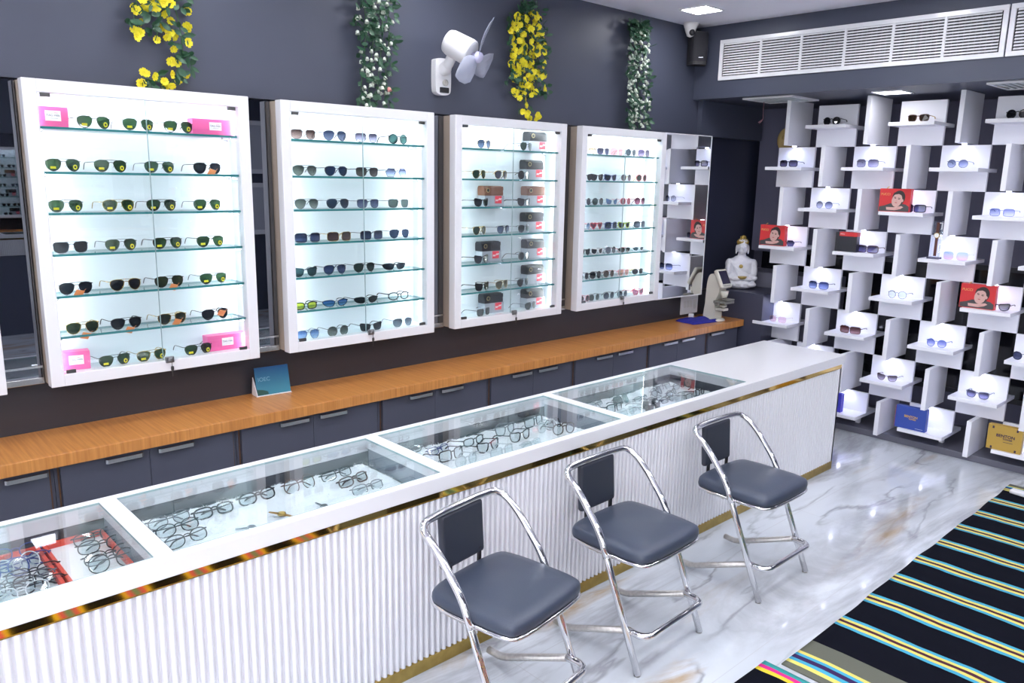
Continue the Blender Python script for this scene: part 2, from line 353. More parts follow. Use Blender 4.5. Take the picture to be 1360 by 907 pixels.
# ------------------------------------------------------------------ lit wall cabinets
SHELFZ = [2.148, 1.961, 1.786, 1.608, 1.424, 1.243]     # glass shelf edges, top to bottom
CAB_LAB = ['white lit wall cabinet cut off by the edge of the view, beside the pink-box cabinet',
           'white lit wall cabinet with pink boxes in its corners and green aviators',
           'white lit wall cabinet of mixed sunglasses, standing between pink-box cabinet and fan',
           'white lit wall cabinet with sunglasses cases stacked on grey boxes',
           'white lit wall cabinet of colourful sunglasses next to the tall mirror']
CABNAME = [None, 'pink-box cabinet', 'mixed cabinet before the fan', 'stacked-case cabinet', 'cabinet by the tall mirror']
liner = mat('cabinet_liner', (.74, .82, .87), .45)
PIN = MB().tube(fillet([(0, 0, 0), (0, 0, -.011), (.030, 0, -.011)], .004, 3), .0033, 8).mesh('shelf_pin', STEEL)
def cabinet(i):
    x0, x1 = CABX[i]; xc = (x0+x1)/2; h = (x1-x0)/2; H = ZT-ZB
    t = thing('display_cabinet', CAB_LAB[i], 'display cabinet', (xc, 0, ZB), group='lit display cabinets on the long wall')
    b = MB()
    b.box(-h+.004, -h+.018, -.092, .045, .004, H-.004); b.box(h-.018, h-.004, -.092, .045, .004, H-.004)
    b.box(-h+.018, h-.018, -.092, .045, .004, .018); b.box(-h+.018, h-.018, -.092, .045, H-.018, H-.004)
    b.build('carcass', TAN, t)
    b = MB()     # white inside
    b.box(-h+.018, h-.018, .030, .045, .018, H-.018); b.box(-h+.018, -h+.030, -.092, .030, .018, H-.018); b.box(h-.030, h-.018, -.092, .030, .018, H-.018)
    b.box(-h+.030, h-.030, -.092, .030, .018, .050); b.box(-h+.030, h-.030, -.092, .030, H-.035, H-.018)
    b.build('lining', liner, t)
    b = MB(); f = .054; e = .003
    b.box(-h, -h+f, -.150, -.092, 0, H, e); b.box(h-f, h, -.150, -.092, 0, H, e); b.box(-h+f-.001, h-f+.001, -.1495, -.092, 0, f, e); b.box(-h+f-.001, h-f+.001, -.1495, -.092, H-f, H, e)
    b.build('front_frame', WHITE, t)
    g = .0015
    for sx in (-1, 1):
        a, c = (-h+f+.002, -g) if sx < 0 else (g, h-f-.002)
        d = MB().box(a, c, -.142, -.137, f+.003, H-f-.003).build('glass_door', [GLASS], t)
        ed = MB().box(-.0005, .0005, -.1418, -.1372, f+.003, H-f-.003).build('door_edge', mat('door_edge_glass', (.30, .40, .42), .2), d, ((c if sx < 0 else a)-sx*.0004, 0, 0))
        for z in (f+.001, H-f-.017):
            xx = -h+f+.012 if sx < 0 else h-f-.050
            MB().box(xx, xx+.038, -.146, -.132, z, z+.016, .001).build('pivot_clip', DARKCLIP, d)
    for z in SHELFZ:
        z -= ZB
        s = MB(); s.box(-h+.056, h-.056, -.126, .029, z-.0105, z)
        o = s.build('glass_shelf', [GLASS_T, GEDGE], t)
        for p in o.data.polygons:
            if abs(p.normal.z) < .5: p.material_index = 1
        for xx in (-h+.074, h-.074):
            for yy in (-.08, .01): obj('shelf_pin', PIN, o, (xx, yy, z-.0105), (0, 0, 0 if xx > 0 else pi))
    for sx in (-1, 1):
        MB().box(sx*(h-.036)-.005, sx*(h-.036)+.005, -.0915, -.083, .06, H-.06).build('led_strip', LED, t)
    MB().box(-h+.08, h-.08, -.0915, -.083, H-.046, H-.036).build('led_strip', LED, t)
    k = MB().box(.006, .046, -.158, -.142, f-.012, f+.018, .003).lathe([(.011, 0), (.011, .010), (.006, .011)], (.026, -.158, f+.003), 14, mtx=Matrix.Rotation(pi/2, 3, 'X')).build('lock', mat('lock_metal', (.25, .25, .26), .3, .9), t)
    if i:
        kb = MB().tube([(.030, -.160, f-.002), (.030, -.168, f-.004)], .0035, 6).tube([(.030, -.166, f-.006), (.031, -.165, f-.030)], .0014, 6).box(.024, .038, -.1675, -.1645, f-.048, f-.028, .003).box(.028, .033, -.1675, -.1645, f-.078, f-.046, .001)
        kb.build('key', mat('dark_key', (.10, .10, .10), .4, .8), k)
for i in range(5): cabinet(i)

# ------------------------------------------------------------------ glasses
def superell(a, b, n, k=26): return [(a*abs(cos(t))**(2/n)*(1 if cos(t) >= 0 else -1), b*abs(sin(t))**(2/n)*(1 if sin(t) >= 0 else -1)) for t in (2*pi*i/k for i in range(k))]
OUT = {
 'aviator': smooth_closed([(-.024, .012), (-.011, .020), (.010, .021), (.026, .014), (.029, .0), (.023, -.015), (.009, -.025), (-.008, -.022), (-.020, -.008)], 3),
 'navigator': smooth_closed([(-.025, .014), (-.010, .020), (.012, .021), (.027, .017), (.029, .002), (.025, -.015), (.010, -.022), (-.010, -.021), (-.022, -.010)], 3),
 'round': superell(.025, .0245, 2.1), 'square': superell(.029, .022, 4), 'big': superell(.032, .026, 3.4), 'rect': superell(.026, .0165, 3), 'oval': superell(.027, .0185, 2.3),
 'wayfarer': smooth_closed([(-.025, .014), (0, .019), (.027, .022), (.030, .010), (.024, -.013), (.006, -.021), (-.012, -.019), (-.023, -.006)], 3),
 'hex': [(-.027, .004), (-.018, .021), (.016, .022), (.030, .006), (.020, -.019), (-.014, -.021)],
 'heart': smooth_closed([(0, .012), (-.012, .020), (-.026, .014), (-.025, -.001), (-.012, -.015), (0, -.027), (.012, -.015), (.026, .0), (.027, .014), (.013, .020)], 3),
 'wrap': smooth_closed([(-.024, .006), (-.010, .015), (.012, .016), (.034, .012), (.038, .003), (.026, -.010), (.005, -.016), (-.015, -.013)], 3),
 'cat': smooth_closed([(-.024, .010), (0, .018), (.026, .025), (.030, .014), (.022, -.012), (.004, -.021), (-.014, -.018), (-.024, -.004)], 3),
 'shield': superell(.034, .024, 4.5),
}
def face_y(x): return 2.7*x*x
GM = {}
def glasses_meshes(kind, thick, folded):
    key = (kind, thick, folded)
    if key in GM: return GM[key]
    o = OUT[kind]; r = {'wire': .0013, 'thin': .0017, 'plastic': .0027, 'rimless': .0004}[thick]
    xmin = min(p[0] for p in o); xmax = max(p[0] for p in o); zmin = min(p[1] for p in o); zmax = max(p[1] for p in o)
    cx = .009 - xmin; zc = -zmin + r + .0005
    if kind == 'shield': cx = .004 - xmin
    fr = MB()
    for s in (-1, 1):
        fr.tube([(s*(cx+a), face_y(cx+a), zc+b) for a, b in o], r, 6, closed=True)
        hz = zc + min(zmax*.62, .013); xo = cx+xmax
        fr.tube([(s*(xo-.003), face_y(xo-.003), hz), (s*(xo+.004), face_y(xo)+.001, hz), (s*(xo+.0055), face_y(xo)+.006, hz)], max(r*1.05, .0011), 6)
        if thick in ('wire', 'rimless'):
            fr.tube([(s*(cx+xmin+.003), .001, zc), (s*.0105, .006, zc-.003), (s*.009, .008, zc-.009)], .0007, 5)
    bz = zc + zmax*.45; bx = cx+xmin+.0015
    fr.tube([(-bx, face_y(bx), bz), (-.004, -.001, bz+.003), (.004, -.001, bz+.003), (bx, face_y(bx), bz)], max(r, .0011), 6)
    if kind in ('aviator', 'navigator', 'hex') and thick != 'plastic':
        fr.tube([(-(cx-.004), face_y(cx), zc+zmax*.98), (0, -.0005, zc+zmax*1.02), (cx-.004, face_y(cx), zc+zmax*.98)], .0011, 6)
    fm = fr.mesh('frame_'+kind+thick, [BLACK])
    lens = []
    for s in (-1, 1):
        b = MB(); A = [b.bm.verts.new((s*(cx+a*.985), face_y(cx+a*.985), zc+bb*.985)) for a, bb in o]
        b.bm.faces.new(A if s > 0 else A[::-1]); lens.append(b.mesh('lens_'+kind, [GLASS], fix=False))
    tem = []
    for s in (-1, 1):
        xo = cx+xmax+.0055; y0 = face_y(cx+xmax)+.006; b = MB(); rr = {'wire': .0014, 'thin': .0017, 'plastic': .0022, 'rimless': .0009}[thick]
        if folded:
            yy = y0+(.004 if s < 0 else .009); pts = fillet([(s*xo, y0, hz), (s*(xo-.004), yy, hz), (-s*(xo-.040), yy+.003, hz-.006), (-s*(xo-.012), yy+.004, max(.004, hz-.030))], .008, 3)
        else: pts = fillet([(s*xo, y0, hz), (s*(xo-.002), y0+.086, hz-.002), (s*(xo-.008), y0+.118, .0035)], .018, 4)
        b.tube(pts, [rr]*(len(pts)-4)+[rr*1.3]*4, 6); tem.append(b.mesh('temple', [BLACK]))
    GM[key] = (fm, lens, tem, cx, zc, hz); return GM[key]
LENS = {}
def lensmat(a, b=None):
    k = (a, b)
    if k not in LENS:
        f = lambda c: tuple(v*(.62 if sum(c) < 1.4 else .97) for v in c)      # two passes of light darken a real lens further
        LENS[k] = glassy('lens_%d' % len(LENS), f(hx(a)), 1.6, .0, f(hx(b)) if b else None)
    return LENS[k]
FRC = {'gold': ('#c9a860', .25, .9), 'silver': ('#8a8e94', .2, .9), 'gun': ('#26282c', .3, .5), 'black': ('#0c0c0e', .25, 0), 'brown': ('#4a2c1c', .3, 0), 'red': ('#b5142c', .3, 0), 'pink': ('#e59aa8', .35, 0),
       'blue': ('#1e3f8c', .3, 0), 'yellow': ('#d6c424', .35, 0), 'white': ('#e8e8ea', .35, 0), 'clear': ('#c9d3d8', .2, 0), 'wine': ('#6a1234', .3, 0), 'grey': ('#6c7078', .3, 0), 'teal': ('#2a6a72', .3, 0), 'orange': ('#d8761c', .35, 0), 'lime': ('#a8c81c', .35, 0)}
def frmat(k): c, r, m = FRC[k]; return mat('frame_'+k, c, r, m)
def setmat(o, m):
    o.material_slots[0].link = 'OBJECT'; o.material_slots[0].material = m
def glasses(kind, thick, fcol, lcol, loc, rz, label, cat, group, sc_=1., folded=False, tilt=0., stick=None, tagc=None, tcol=None):
    fm, lens, tem, cx, zc, hz = glasses_meshes(kind, thick, folded)
    t = thing('sunglasses' if cat == 'sunglasses' else 'eyeglasses', label, cat, loc, rz, group, rot=(tilt, 0, rz)); t.scale = (sc_,)*3
    m = frmat(fcol); setmat(obj('frame', fm, t), m)
    for k in (0, 1):
        setmat(obj('lens', lens[k], t), lensmat(*lcol)); setmat(obj('temple', tem[k], t), frmat(tcol) if tcol else m)
    if stick:
        for k, nm in ((-1, 'sticker'), (1, 'sticker')):
            b = MB(); x = k*cx+(-.004 if k < 0 else .008); z = zc-.012
            if k < 0: b.box(x-.011, x+.009, face_y(x)-.0030, face_y(x)-.0016, z-.0045, z+.0045, .0003)
            else: b.lathe([(.0098, 0), (.0098, .001)], (x, face_y(x)-.0050, z+.003), 16, mtx=Matrix.Rotation(pi/2, 3, 'X'), sx=.8)
            o = b.build('sticker', YEL, t)
            if k > 0: MB().lathe([(.0048, 0), (.0048, .0006)], (x, face_y(x)-.0062, z+.003), 12, mtx=Matrix.Rotation(pi/2, 3, 'X'), sx=.8).build('sticker_print', BLACK, o)
    if tagc:
        x, dz = tagc
        b = MB(); b.box(-.017, .017, -.0008, .0008, -.015, .015, .0002); b.tube([(.012, 0, .013), (.02, .004, .024)], .0005, 4)
        b.build('price_tag', ORG, t, (x, -.010, zc+dz), (.5, radians(16), .2))
    return t

G15, OLIVE, SMK, NAVYL, BLU, BROWN = ('#3a5a3b',), ('#464c2a',), ('#20252b',), ('#2e3a5c', '#8a94b0'), ('#3d5478',), ('#4a3634', '#b29a90')
GRY, GRN, LBL, PUR, CLR, DKB = ('#5a6460', '#98a29c'), ('#4b5c58',), ('#5b86c8', '#b4cdf0'), ('#4e4766', '#c9c2dc'), ('#eaf2f4',), ('#181c22',)
PNK, WIN, YLW, TEA, MIR, BLG = ('#f0a8b2',), ('#6a2a48', '#c08aa0'), ('#d8e04a',), ('#56777e',), ('#2f7ed0', '#79b8f0'), ('#4d5a86', '#b8c0e2')
ROWN = ['top shelf', 'second shelf', 'third shelf', 'fourth shelf', 'fifth shelf', 'sixth shelf', 'cabinet floor']
def row(ci, r, items, rz=0., ybase=-.104, sc_=1.1, grp=None):
    """items: (pixel column of the middle, kind, thickness, frame colour, lens, words[, extras])"""
    z = (SHELFZ+[ZB+.050])[r]+.0002
    for k, it in enumerate(items):
        u, kind, thick, fc, lc, words = it[:6]; ex = it[6] if len(it) > 6 else {}
        ex = dict(ex); dy = ex.pop('dy', 0); sk = ex.pop('sc_', sc_); a = ex.pop('rz', rz)
        x = xat(u, ybase, z+.025)
        nm = {'aviator': 'aviators', 'navigator': 'squared aviators', 'round': 'round sunglasses', 'square': 'square sunglasses', 'big': 'large square sunglasses', 'wayfarer': 'plastic-framed sunglasses', 'hex': 'six-sided sunglasses',
              'heart': 'heart-shaped sunglasses', 'wrap': 'wraparound sunglasses', 'cat': 'cat-eye sunglasses', 'rect': 'oblong glasses', 'oval': 'oval sunglasses', 'shield': 'shield sunglasses'}[kind]
        lab = f"{words} {nm}, {ORD[k]} from near end, {ROWN[r]}, {CABNAME[ci]}"
        glasses(kind, thick, fc, lc, (x, ybase+dy, z), a, lab, 'sunglasses', f"sunglasses on the {ROWN[r]} of {CABNAME[ci]}", sk, **ex)
A = 'aviator'; ST = {'stick': 1}; W_, P_ = 'wire', 'plastic'
# pink-box cabinet
row(1, 0, [(125.7, A, W_, 'gun', G15, 'green', ST), (184.8, A, W_, 'silver', G15, 'green', ST), (238, A, W_, 'gun', G15, 'dark green', ST)], radians(6))
row(1, 1, [(84.7, A, W_, 'gun', G15, 'green', ST), (148, A, W_, 'black', G15, 'dark green', ST), (213, A, W_, 'silver', ('#4a6a54',), 'pale green', ST), (276.6, A, W_, 'gun', SMK, 'slate grey', {'tagc': (.010, -.020)})], radians(5))
row(1, 2, [(88.7, A, W_, 'silver', G15, 'green', ST), (158.8, A, W_, 'gold', G15, 'gold-rimmed green', ST), (215.7, A, W_, 'gun', G15, 'green', ST), (276.6, A, W_, 'silver', G15, 'green', ST)], radians(5))
row(1, 3, [(95, 'navigator', W_, 'silver', SMK, 'dark grey'), (162, A, W_, 'silver', G15, 'green', ST), (223.7, A, W_, 'gun', G15, 'green', ST), (280.6, A, W_, 'black', G15, 'green', ST)], radians(5))
row(1, 4, [(102, A, W_, 'black', SMK, 'black', {'tagc': (.004, -.022)}), (168, A, W_, 'gold', DKB, 'gold-rimmed dark'), (226, A, W_, 'black', OLIVE, 'olive', {'tagc': (.008, -.026)}), (284.6, A, W_, 'silver', G15, 'green', ST)], radians(5))
row(1, 5, [(111, A, W_, 'gold', ('#38482f',), 'gold-rimmed olive', {'tagc': (.002, -.034)}), (169, A, W_, 'gun', SMK, 'dark', {'tagc': (.004, -.030)}), (230, A, W_, 'gold', ('#2c3426',), 'gold-rimmed black', {'tagc': (.012, -.018)}), (287, A, W_, 'black', SMK, 'dark grey', {'tagc': (.022, .002)})], radians(5))
row(1, 6, [(153.5, A, W_, 'black', G15, 'green', ST), (202.5, A, W_, 'gold', G15, 'gold-rimmed green', ST), (264.7, A, W_, 'black', G15, 'green', ST)], radians(5))
# mixed cabinet
row(2, 0, [(403.9, 'navigator', W_, 'silver', ('#4a2f2c', '#c0a49c'), 'brown gradient'), (446, A, W_, 'gun', NAVYL, 'navy gradient'), (487.9, 'navigator', W_, 'silver', PUR, 'violet gradient'), (529.6, 'round', P_, 'black', ('#4e7672',), 'black-framed green', {'sc_': 1.04})])
row(2, 1, [(406, A, W_, 'gun', ('#4e554f', '#9aa298'), 'grey-green'), (447.6, A, W_, 'gun', ('#34466a',), 'deep blue'), (488.9, 'navigator', 'thin', 'gun', ('#3a3230', '#8c8480'), 'dark brown'), (527.6, 'hex', W_, 'gun', ('#5a6690', '#c2cae8'), 'lilac gradient')])
row(2, 2, [(408.5, A, W_, 'silver', ('#565d58', '#a6ada6'), 'grey gradient'), (449.8, A, W_, 'silver', ('#42526a',), 'slate blue'), (490, 'navigator', W_, 'silver', ('#4c567e', '#98a2c2'), 'violet-blue'), (530.6, 'navigator', W_, 'silver', ('#5c6a68',), 'grey')])
row(2, 3, [(410, 'square', W_, 'gun', ('#2c3654', '#5c6890'), 'navy'), (452, 'square', W_, 'gold', ('#3e2c2e', '#86686a'), 'brown'), (495, 'square', W_, 'gun', ('#28324e', '#68769c'), 'dark blue'), (531.7, A, W_, 'silver', ('#3c4c66',), 'blue-grey')])
row(2, 4, [(406, 'wayfarer', 'thin', 'black', ('#466870',), 'teal-grey'), (446, A, W_, 'gun', ('#39487a', '#7482b0'), 'blue'), (485, A, W_, 'gun', ('#44524c',), 'green-grey'), (525, 'wrap', P_, 'black', ('#22303c',), 'black sporty')])
row(2, 5, [(406.6, 'rect', P_, 'black', YLW, 'yellow-lensed', {'sc_': 1.12}), (446.8, 'wrap', 'thin', 'black', MIR, 'blue-mirrored'), (487.7, 'wrap', 'thin', 'black', ('#2c3a40',), 'dark'), (530.6, 'oval', P_, 'black', CLR, 'clear-lensed black', {'sc_': 1.12})])
row(2, 6, [(410, A, W_, 'silver', LBL, 'light blue'), (450, 'round', W_, 'black', ('#4e5450', '#a8aca4'), 'grey'), (494, 'wayfarer', 'thin', 'black', ('#39434a',), 'browline-style dark'), (535.9, A, W_, 'silver', ('#3c4656', '#a0a8b2'), 'grey gradient')])
# stacked-case cabinet: frames stand turned a little along the wall
R3 = radians(14)
row(3, 0, [(644.7, A, W_, 'gold', ('#4a648c', '#8fa4c4'), 'blue'), (700.5, A, W_, 'silver', ('#3e5a4c',), 'green')], R3)
row(3, 1, [(638, A, W_, 'gold', ('#34503f',), 'green'), (667, A, W_, 'gold', ('#2c3854',), 'navy'), (697, 'round', 'thin', 'black', DKB, 'black')], R3)
row(3, 2, [(641, 'wayfarer', P_, 'black', DKB, 'black'), (697.5, 'wayfarer', P_, 'black', ('#1e2c26',), 'black')], R3)
row(3, 3, [(638.5, A, W_, 'gold', ('#42564a',), 'green'), (670, A, W_, 'silver', ('#4a6494', '#9cb0d0'), 'blue'), (697.5, A, W_, 'silver', ('#3e5548',), 'green')], R3)
row(3, 4, [(641, 'wayfarer', P_, 'black', DKB, 'black'), (697, 'round', 'thin', 'grey', ('#54585a', '#9a9c9a'), 'grey')], R3)
row(3, 5, [(642, 'wayfarer', P_, 'black', ('#121a1a',), 'black'), (668, A, W_, 'gold', ('#4e4432', '#b0a280'), 'brown gradient'), (696, A, W_, 'silver', ('#344a48',), 'dark green')], R3)
row(3, 6, [(643.7, 'navigator', W_, 'gun', ('#5c6464',), 'grey'), (706, A, W_, 'silver', ('#5c6c66',), 'grey-green')], R3)
# colourful cabinet
S4 = 1.0
row(4, 0, [(784.7, 'round', 'thin', 'gold', ('#ead9c8',), 'cream'), (802.5, 'navigator', W_, 'silver', ('#2f3654', '#6a7298'), 'navy'), (820.7, 'big', 'thin', 'pink', ('#f2b8bc',), 'pale pink', {'sc_': .94}), (839, 'round', 'thin', 'grey', ('#566a72',), 'teal-grey'), (856.6, 'big', 'thin', 'wine', ('#5a466e', '#a894b4'), 'purple', {'sc_': .94})], sc_=S4)
row(4, 1, [(779, 'wayfarer', P_, 'black', SMK, 'black'), (794, 'wayfarer', P_, 'black', ('#1c2430',), 'black'), (812, 'wayfarer', P_, 'blue', ('#20304e',), 'blue'), (832.6, 'round', 'thin', 'clear', ('#7a6a78', '#b8a4b0'), 'mauve'), (853, 'round', P_, 'red', ('#3a3a34',), 'red', {'tcol': 'yellow'})], sc_=S4)
row(4, 2, [(778, 'round', W_, 'silver', ('#3a4254',), 'navy'), (795, 'round', W_, 'silver', ('#4c6060',), 'grey'), (813.6, 'cat', 'thin', 'clear', ('#7ea6dc',), 'light blue'), (831.8, 'round', 'thin', 'pink', ('#e0707c',), 'coral pink'), (850.8, 'round', P_, 'wine', ('#5a1c3c', '#a86078'), 'wine red')], sc_=S4)
row(4, 3, [(777.5, 'round', 'thin', 'clear', ('#5c94cc', '#c4dcf0'), 'light blue'), (793, 'heart', P_, 'red', ('#a02c4c',), 'red'), (812.8, 'big', P_, 'blue', ('#3a4a62', '#8494ac'), 'blue', {'sc_': .92}), (830, 'wayfarer', P_, 'lime', ('#404a4e',), 'lime-framed'), (850.8, 'big', 'thin', 'gun', ('#2e3644', '#78808c'), 'dark', {'sc_': .92})], sc_=S4)
row(4, 4, [(777, 'wayfarer', P_, 'black', ('#303840', '#808890'), 'black'), (794, 'wayfarer', P_, 'white', ('#242c34', '#6c747c'), 'white-framed'), (812, 'round', 'thin', 'black', ('#4c5a66', '#98a4b0'), 'grey'), (830.6, 'wrap', P_, 'black', ('#2c3440',), 'red-and-black', {'tcol': 'red'}), (849, 'wrap', P_, 'white', ('#3c6470',), 'white-framed teal')], sc_=.95)
row(4, 5, [(775.5, 'round', 'thin', 'grey', ('#3e464e',), 'grey'), (791.8, 'round', P_, 'black', ('#3a3e44',), 'dark'), (809.6, 'round', 'thin', 'brown', ('#7a5a4a', '#b49a84'), 'brown'), (829, 'navigator', 'thin', 'pink', ('#e8a89c',), 'peach'), (848, 'oval', P_, 'black', ('#2a2e34',), 'black-and-yellow', {'tcol': 'yellow'})], sc_=S4)
row(4, 6, [(776.5, 'round', 'thin', 'pink', ('#6c5a62',), 'rose-rimmed grey'), (790, 'round', 'thin', 'grey', ('#707c78',), 'grey-green'), (809.6, 'round', 'thin', 'black', ('#444c5a', '#8c94a0'), 'dark gradient'), (827.5, 'round', 'thin', 'grey', ('#48525e', '#909aa6'), 'grey gradient'), (848.5, 'cat', P_, 'red', ('#8c3c5c', '#d0889c'), 'red-framed')], sc_=S4)

# boxes and cases in the cabinets
def pinkbox(u0, u1, r, h, label, y=-.045, rz=0.):
    z = (SHELFZ+[ZB+.050])[r]; x0, x1 = xat(u0, y-.03, z+.03), xat(u1, y-.03, z+.03); w = (x1-x0)/2
    t = thing('eyewear_box', label, 'box', ((x0+x1)/2, y, z), rz, 'pink boxes in the corners of a cabinet')
    MB().box(-w, w, -.03, .03, 0, h*.72, .002).build('base', PINK, t); MB().box(-w-.001, w+.001, -.031, .031, h*.30, h, .002).build('lid', PINK, t)
    lw = .030
    l = MB().box(-lw, lw, -.0325, -.0312, h*.30, h*.80).build('paper_label', PRINTW, t)
    text_obj('lettering', 'TAG Hills', .013, mat('grey_print', (.12, .15, .18), .6), l, (0, -.033, h*.57), (pi/2, 0, 0)); 
    MB().box(-.012, .018, -.0331, -.0326, h*.42, h*.43).build('fine_print', mat('grey_print'), l)
    MB().box(.004, .020, -.0331, -.0326, h*.685, h*.705).build('red_mark', LOGORED, l)
pinkbox(50, 91, 0, .085, 'pink box with a white label, top corner beside three green aviators, next to the frame')
pinkbox(256, 315, 0, .075, 'wide pink box with a white label at the far end of the top shelf')
pinkbox(85, 121, 6, .085, 'pink box standing on the cabinet floor at the near corner', rz=radians(-8))
pinkbox(276, 328, 6, .080, 'wide pink box on the cabinet floor at the far corner by the green aviators')
CASEB, CASEBR = noise_mat('black_leather', (.005, .006, .009), (.008, .009, .012), 300, .45, bump=.1), noise_mat('brown_leather', (.20, .085, .045), (.16, .065, .035), 200, .45, bump=.1)
def box_and_case(u0, u1, r, brown, flap, lab_b, lab_c, w=.178, y=-.012):
    z = (SHELFZ+[ZB+.050])[r]; xc = xat((u0+u1)/2, y-.03, z+.04)
    t = thing('eyewear_box', lab_b, 'box', (xc, y, z+.0002), 0, 'grey boxes with a red label in the stacked-case cabinet')
    MB().box(-w/2, w/2, -.036, .034, 0, .068, .0015).build('carton', GREYBOX, t)
    l = MB().box(.004, .062, -.0372, -.0362, .018, .066).build('red_label', LOGORED, t)
    text_obj('lettering', 'Ray-Ban', .0168, PRINTW, l, (.033, -.0376, .042), (pi/2, radians(-14), 0), shear=.35, bold=.0004)
    c = thing('sunglasses_case', lab_c, 'case', (xc-.004, y, z+.0685), 0, 'sunglasses cases standing on the grey boxes')
    cm = CASEBR if brown else CASEB; h = .062
    pr = [(-.034, 0), (.030, 0), (.033, .010), (.033, h-.012), (.024, h), (-.018, h), (-.032, h-.016), (-.036, .008)]
    MB().prism(pr, lambda a, b, q: Vector((q, a, b)), -.084, .080).build('shell', cm, c)
    f = MB(); fl = [(-.084, .010), (-.055, h*.92), (.080, h*.95), (.080, .036), (-.02, .004)] if flap else [(-.084, .006), (-.084, h*.82), (-.030, h*.82), (-.030, .006)]
    f.prism(fl, lambda a, b, q: Vector((a, q-.10*max(0, b-.030)*-1, b)), -.0385, -.035); fo = f.build('flap', cm, c)
    bt = MB().lathe([(.0145, 0), (.0145, .0012)], (-.057, -.0405, .034), 20, mtx=Matrix.Rotation(pi/2, 3, 'X')).lathe([(.0105, 0), (.0105, .0014)], (-.057, -.0409, .034), 20, mtx=Matrix.Rotation(pi/2, 3, 'X'), mi=1)
    bt.build('round_badge', [mat('badge_gold', (.5, .42, .2), .35, .6), BLACKM], c)
DN = ROWN
for r, (u0, u1, br) in enumerate([(697, 733, 0), (691, 730, 0), (693, 731, 1), (692, 729, 0), (693, 731, 0), (693, 730, 0), (694, 728, 0)]):
    box_and_case(u0, u1, r, br, r in (2, 3), f"grey box with a red label behind aviators, far half of the {DN[r]}, stacked-case cabinet", f"{'brown' if br else 'black'} leather case on its grey box, far half of the {DN[r]}, stacked-case cabinet")
for r, (u0, u1, br) in {2: (641, 671, 1), 4: (637, 668, 0), 6: (641, 671, 0)}.items():
    box_and_case(u0, u1, r, br, True, f"grey box with a red label, near half of the {DN[r]}, stacked-case cabinet", f"{'brown' if br else 'black'} leather flap case on a grey box, near half of the {DN[r]}, stacked-case cabinet", w=.170)

# ------------------------------------------------------------------ wooden worktop over slate base cupboards
o = MB().box(-1.2, 6.150, -.400, -.001, .742, .798, .003).build('worktop', WOOD)
tag(o, 'long orange-brown wooden worktop along the wall below the lit cabinets', 'worktop')
UN = [(-.05, .767), (.767, 1.570), (1.570, 2.400), (2.400, 3.218), (3.218, 4.004), (4.004, 4.847), (4.847, 5.643), (5.643, 6.135)]
HND = [((.36, .52), (.58, .74)), ((.963, 1.121), (1.188, 1.353)), ((1.79, 1.955), (2.017, 2.181)), ((2.595, 2.758), (2.826, 2.994)), ((3.403, 3.579), (3.642, 3.822)), ((4.225, 4.399), (4.468, 4.635)), ((5.019, 5.198), (5.258, 5.435)), ((5.675, 5.869),)]
EDGE = noise_mat('raw_board_edge', (.16, .08, .035), (.10, .05, .025), 30, .6)
for i, ((a, b), hs) in enumerate(zip(UN, HND)):
    xc = (a+b)/2
    t = thing('base_cupboard', f"slate two-door base cupboard under the worktop, {ORD[i]} from the near end" if i < 7 else 'narrow slate base cupboard with one handle at the far end of the worktop', 'cupboard', (xc, -.2, 0), group='slate cupboards under the worktop')
    MB().box(a-xc+.001, b-xc-.001, -.145, .199, .0, .741).build('carcass', CABF, t)
    e = MB()
    for x in (a-xc+.016, b-xc-.016): e.box(x-.003, x+.003, -.1475, -.1452, .06, .738)
    e.build('edge_strip', EDGE, t)
    n = len(hs); L, Rr = a+.022, b-.022
    for k, (h0, h1) in enumerate(hs):
        m = (hs[0][1]+hs[1][0])/2 if n == 2 else Rr
        d0, d1 = (L, m-.001) if k == 0 else (m+.001, Rr)
        d = MB().box(d0-xc, d1-xc, -.165, -.146, .07, .738, .0015).build('door', CABF, t)
        hb = MB(); p0, p1 = h0-xc, h1-xc; zz = .717
        hb.prism([(p0, 0), (p0, -.022), (p0+.008, -.030), (p1-.008, -.030), (p1, -.022), (p1, 0), (p1-.012, 0), (p1-.012, -.018), (p0+.012, -.018), (p0+.012, 0)], lambda x, y, q: Vector((x, -.165+y, q)), zz-.009, zz+.009)
        hb.build('handle', STEEL, d)
    MB().box(a-xc, b-xc, -.10, -.09, 0, .07).build('toe_board', BLACKM, t)

# ------------------------------------------------------------------ the glass-topped counter
X0, X1, YF, YB, ZT_ = -.75, 5.351, -1.671, -1.048, .82
t = thing('display_counter', 'long white fluted counter with a glass top and gold trim', 'counter', (2.3, -1.36, 0))
cx, cy = 2.3, -1.36
def cb(x0, x1, y0, y1, z0, z1, bev=0., b=None, mi=0): return (b or MB()).box(x0-cx, x1-cx, y0-cy, y1-cy, z0, z1, bev, mi)
SOL = 4.128
cb(SOL, X1, YF, YB, .757, ZT_, .003).build('solid_top', WHITE, t)
cb(X0, SOL, YF, YF+.040, .757, ZT_, .003).build('front_rail', WHITE, t)
cb(X0, SOL, YB-.040, YB, .757, ZT_, .003).build('back_rail', WHITE, t)
DIV = [(.742, .800), (1.846, 1.908), (2.972, 3.036)]
for a, b in DIV: cb(a, b, YF+.040, YB-.040, .775, .8202, .001).build('divider_bar', WHITE, t)
PAN = [(X0, .742), (.800, 1.846), (1.908, 2.972), (3.036, SOL)]
for a, b in PAN:
    g = cb(a+.001, b-.001, YF+.0405, YB-.0405, .812, .820).build('glass_top', [glassy('counter_glass', (.968, .988, .990), 1.6), mat('counter_glass_edge', (.40, .56, .57), .2)], t)
    for p in g.data.polygons:
        if abs(p.normal.z) < .5: p.material_index = 1
wl = MB(); WZ = .690
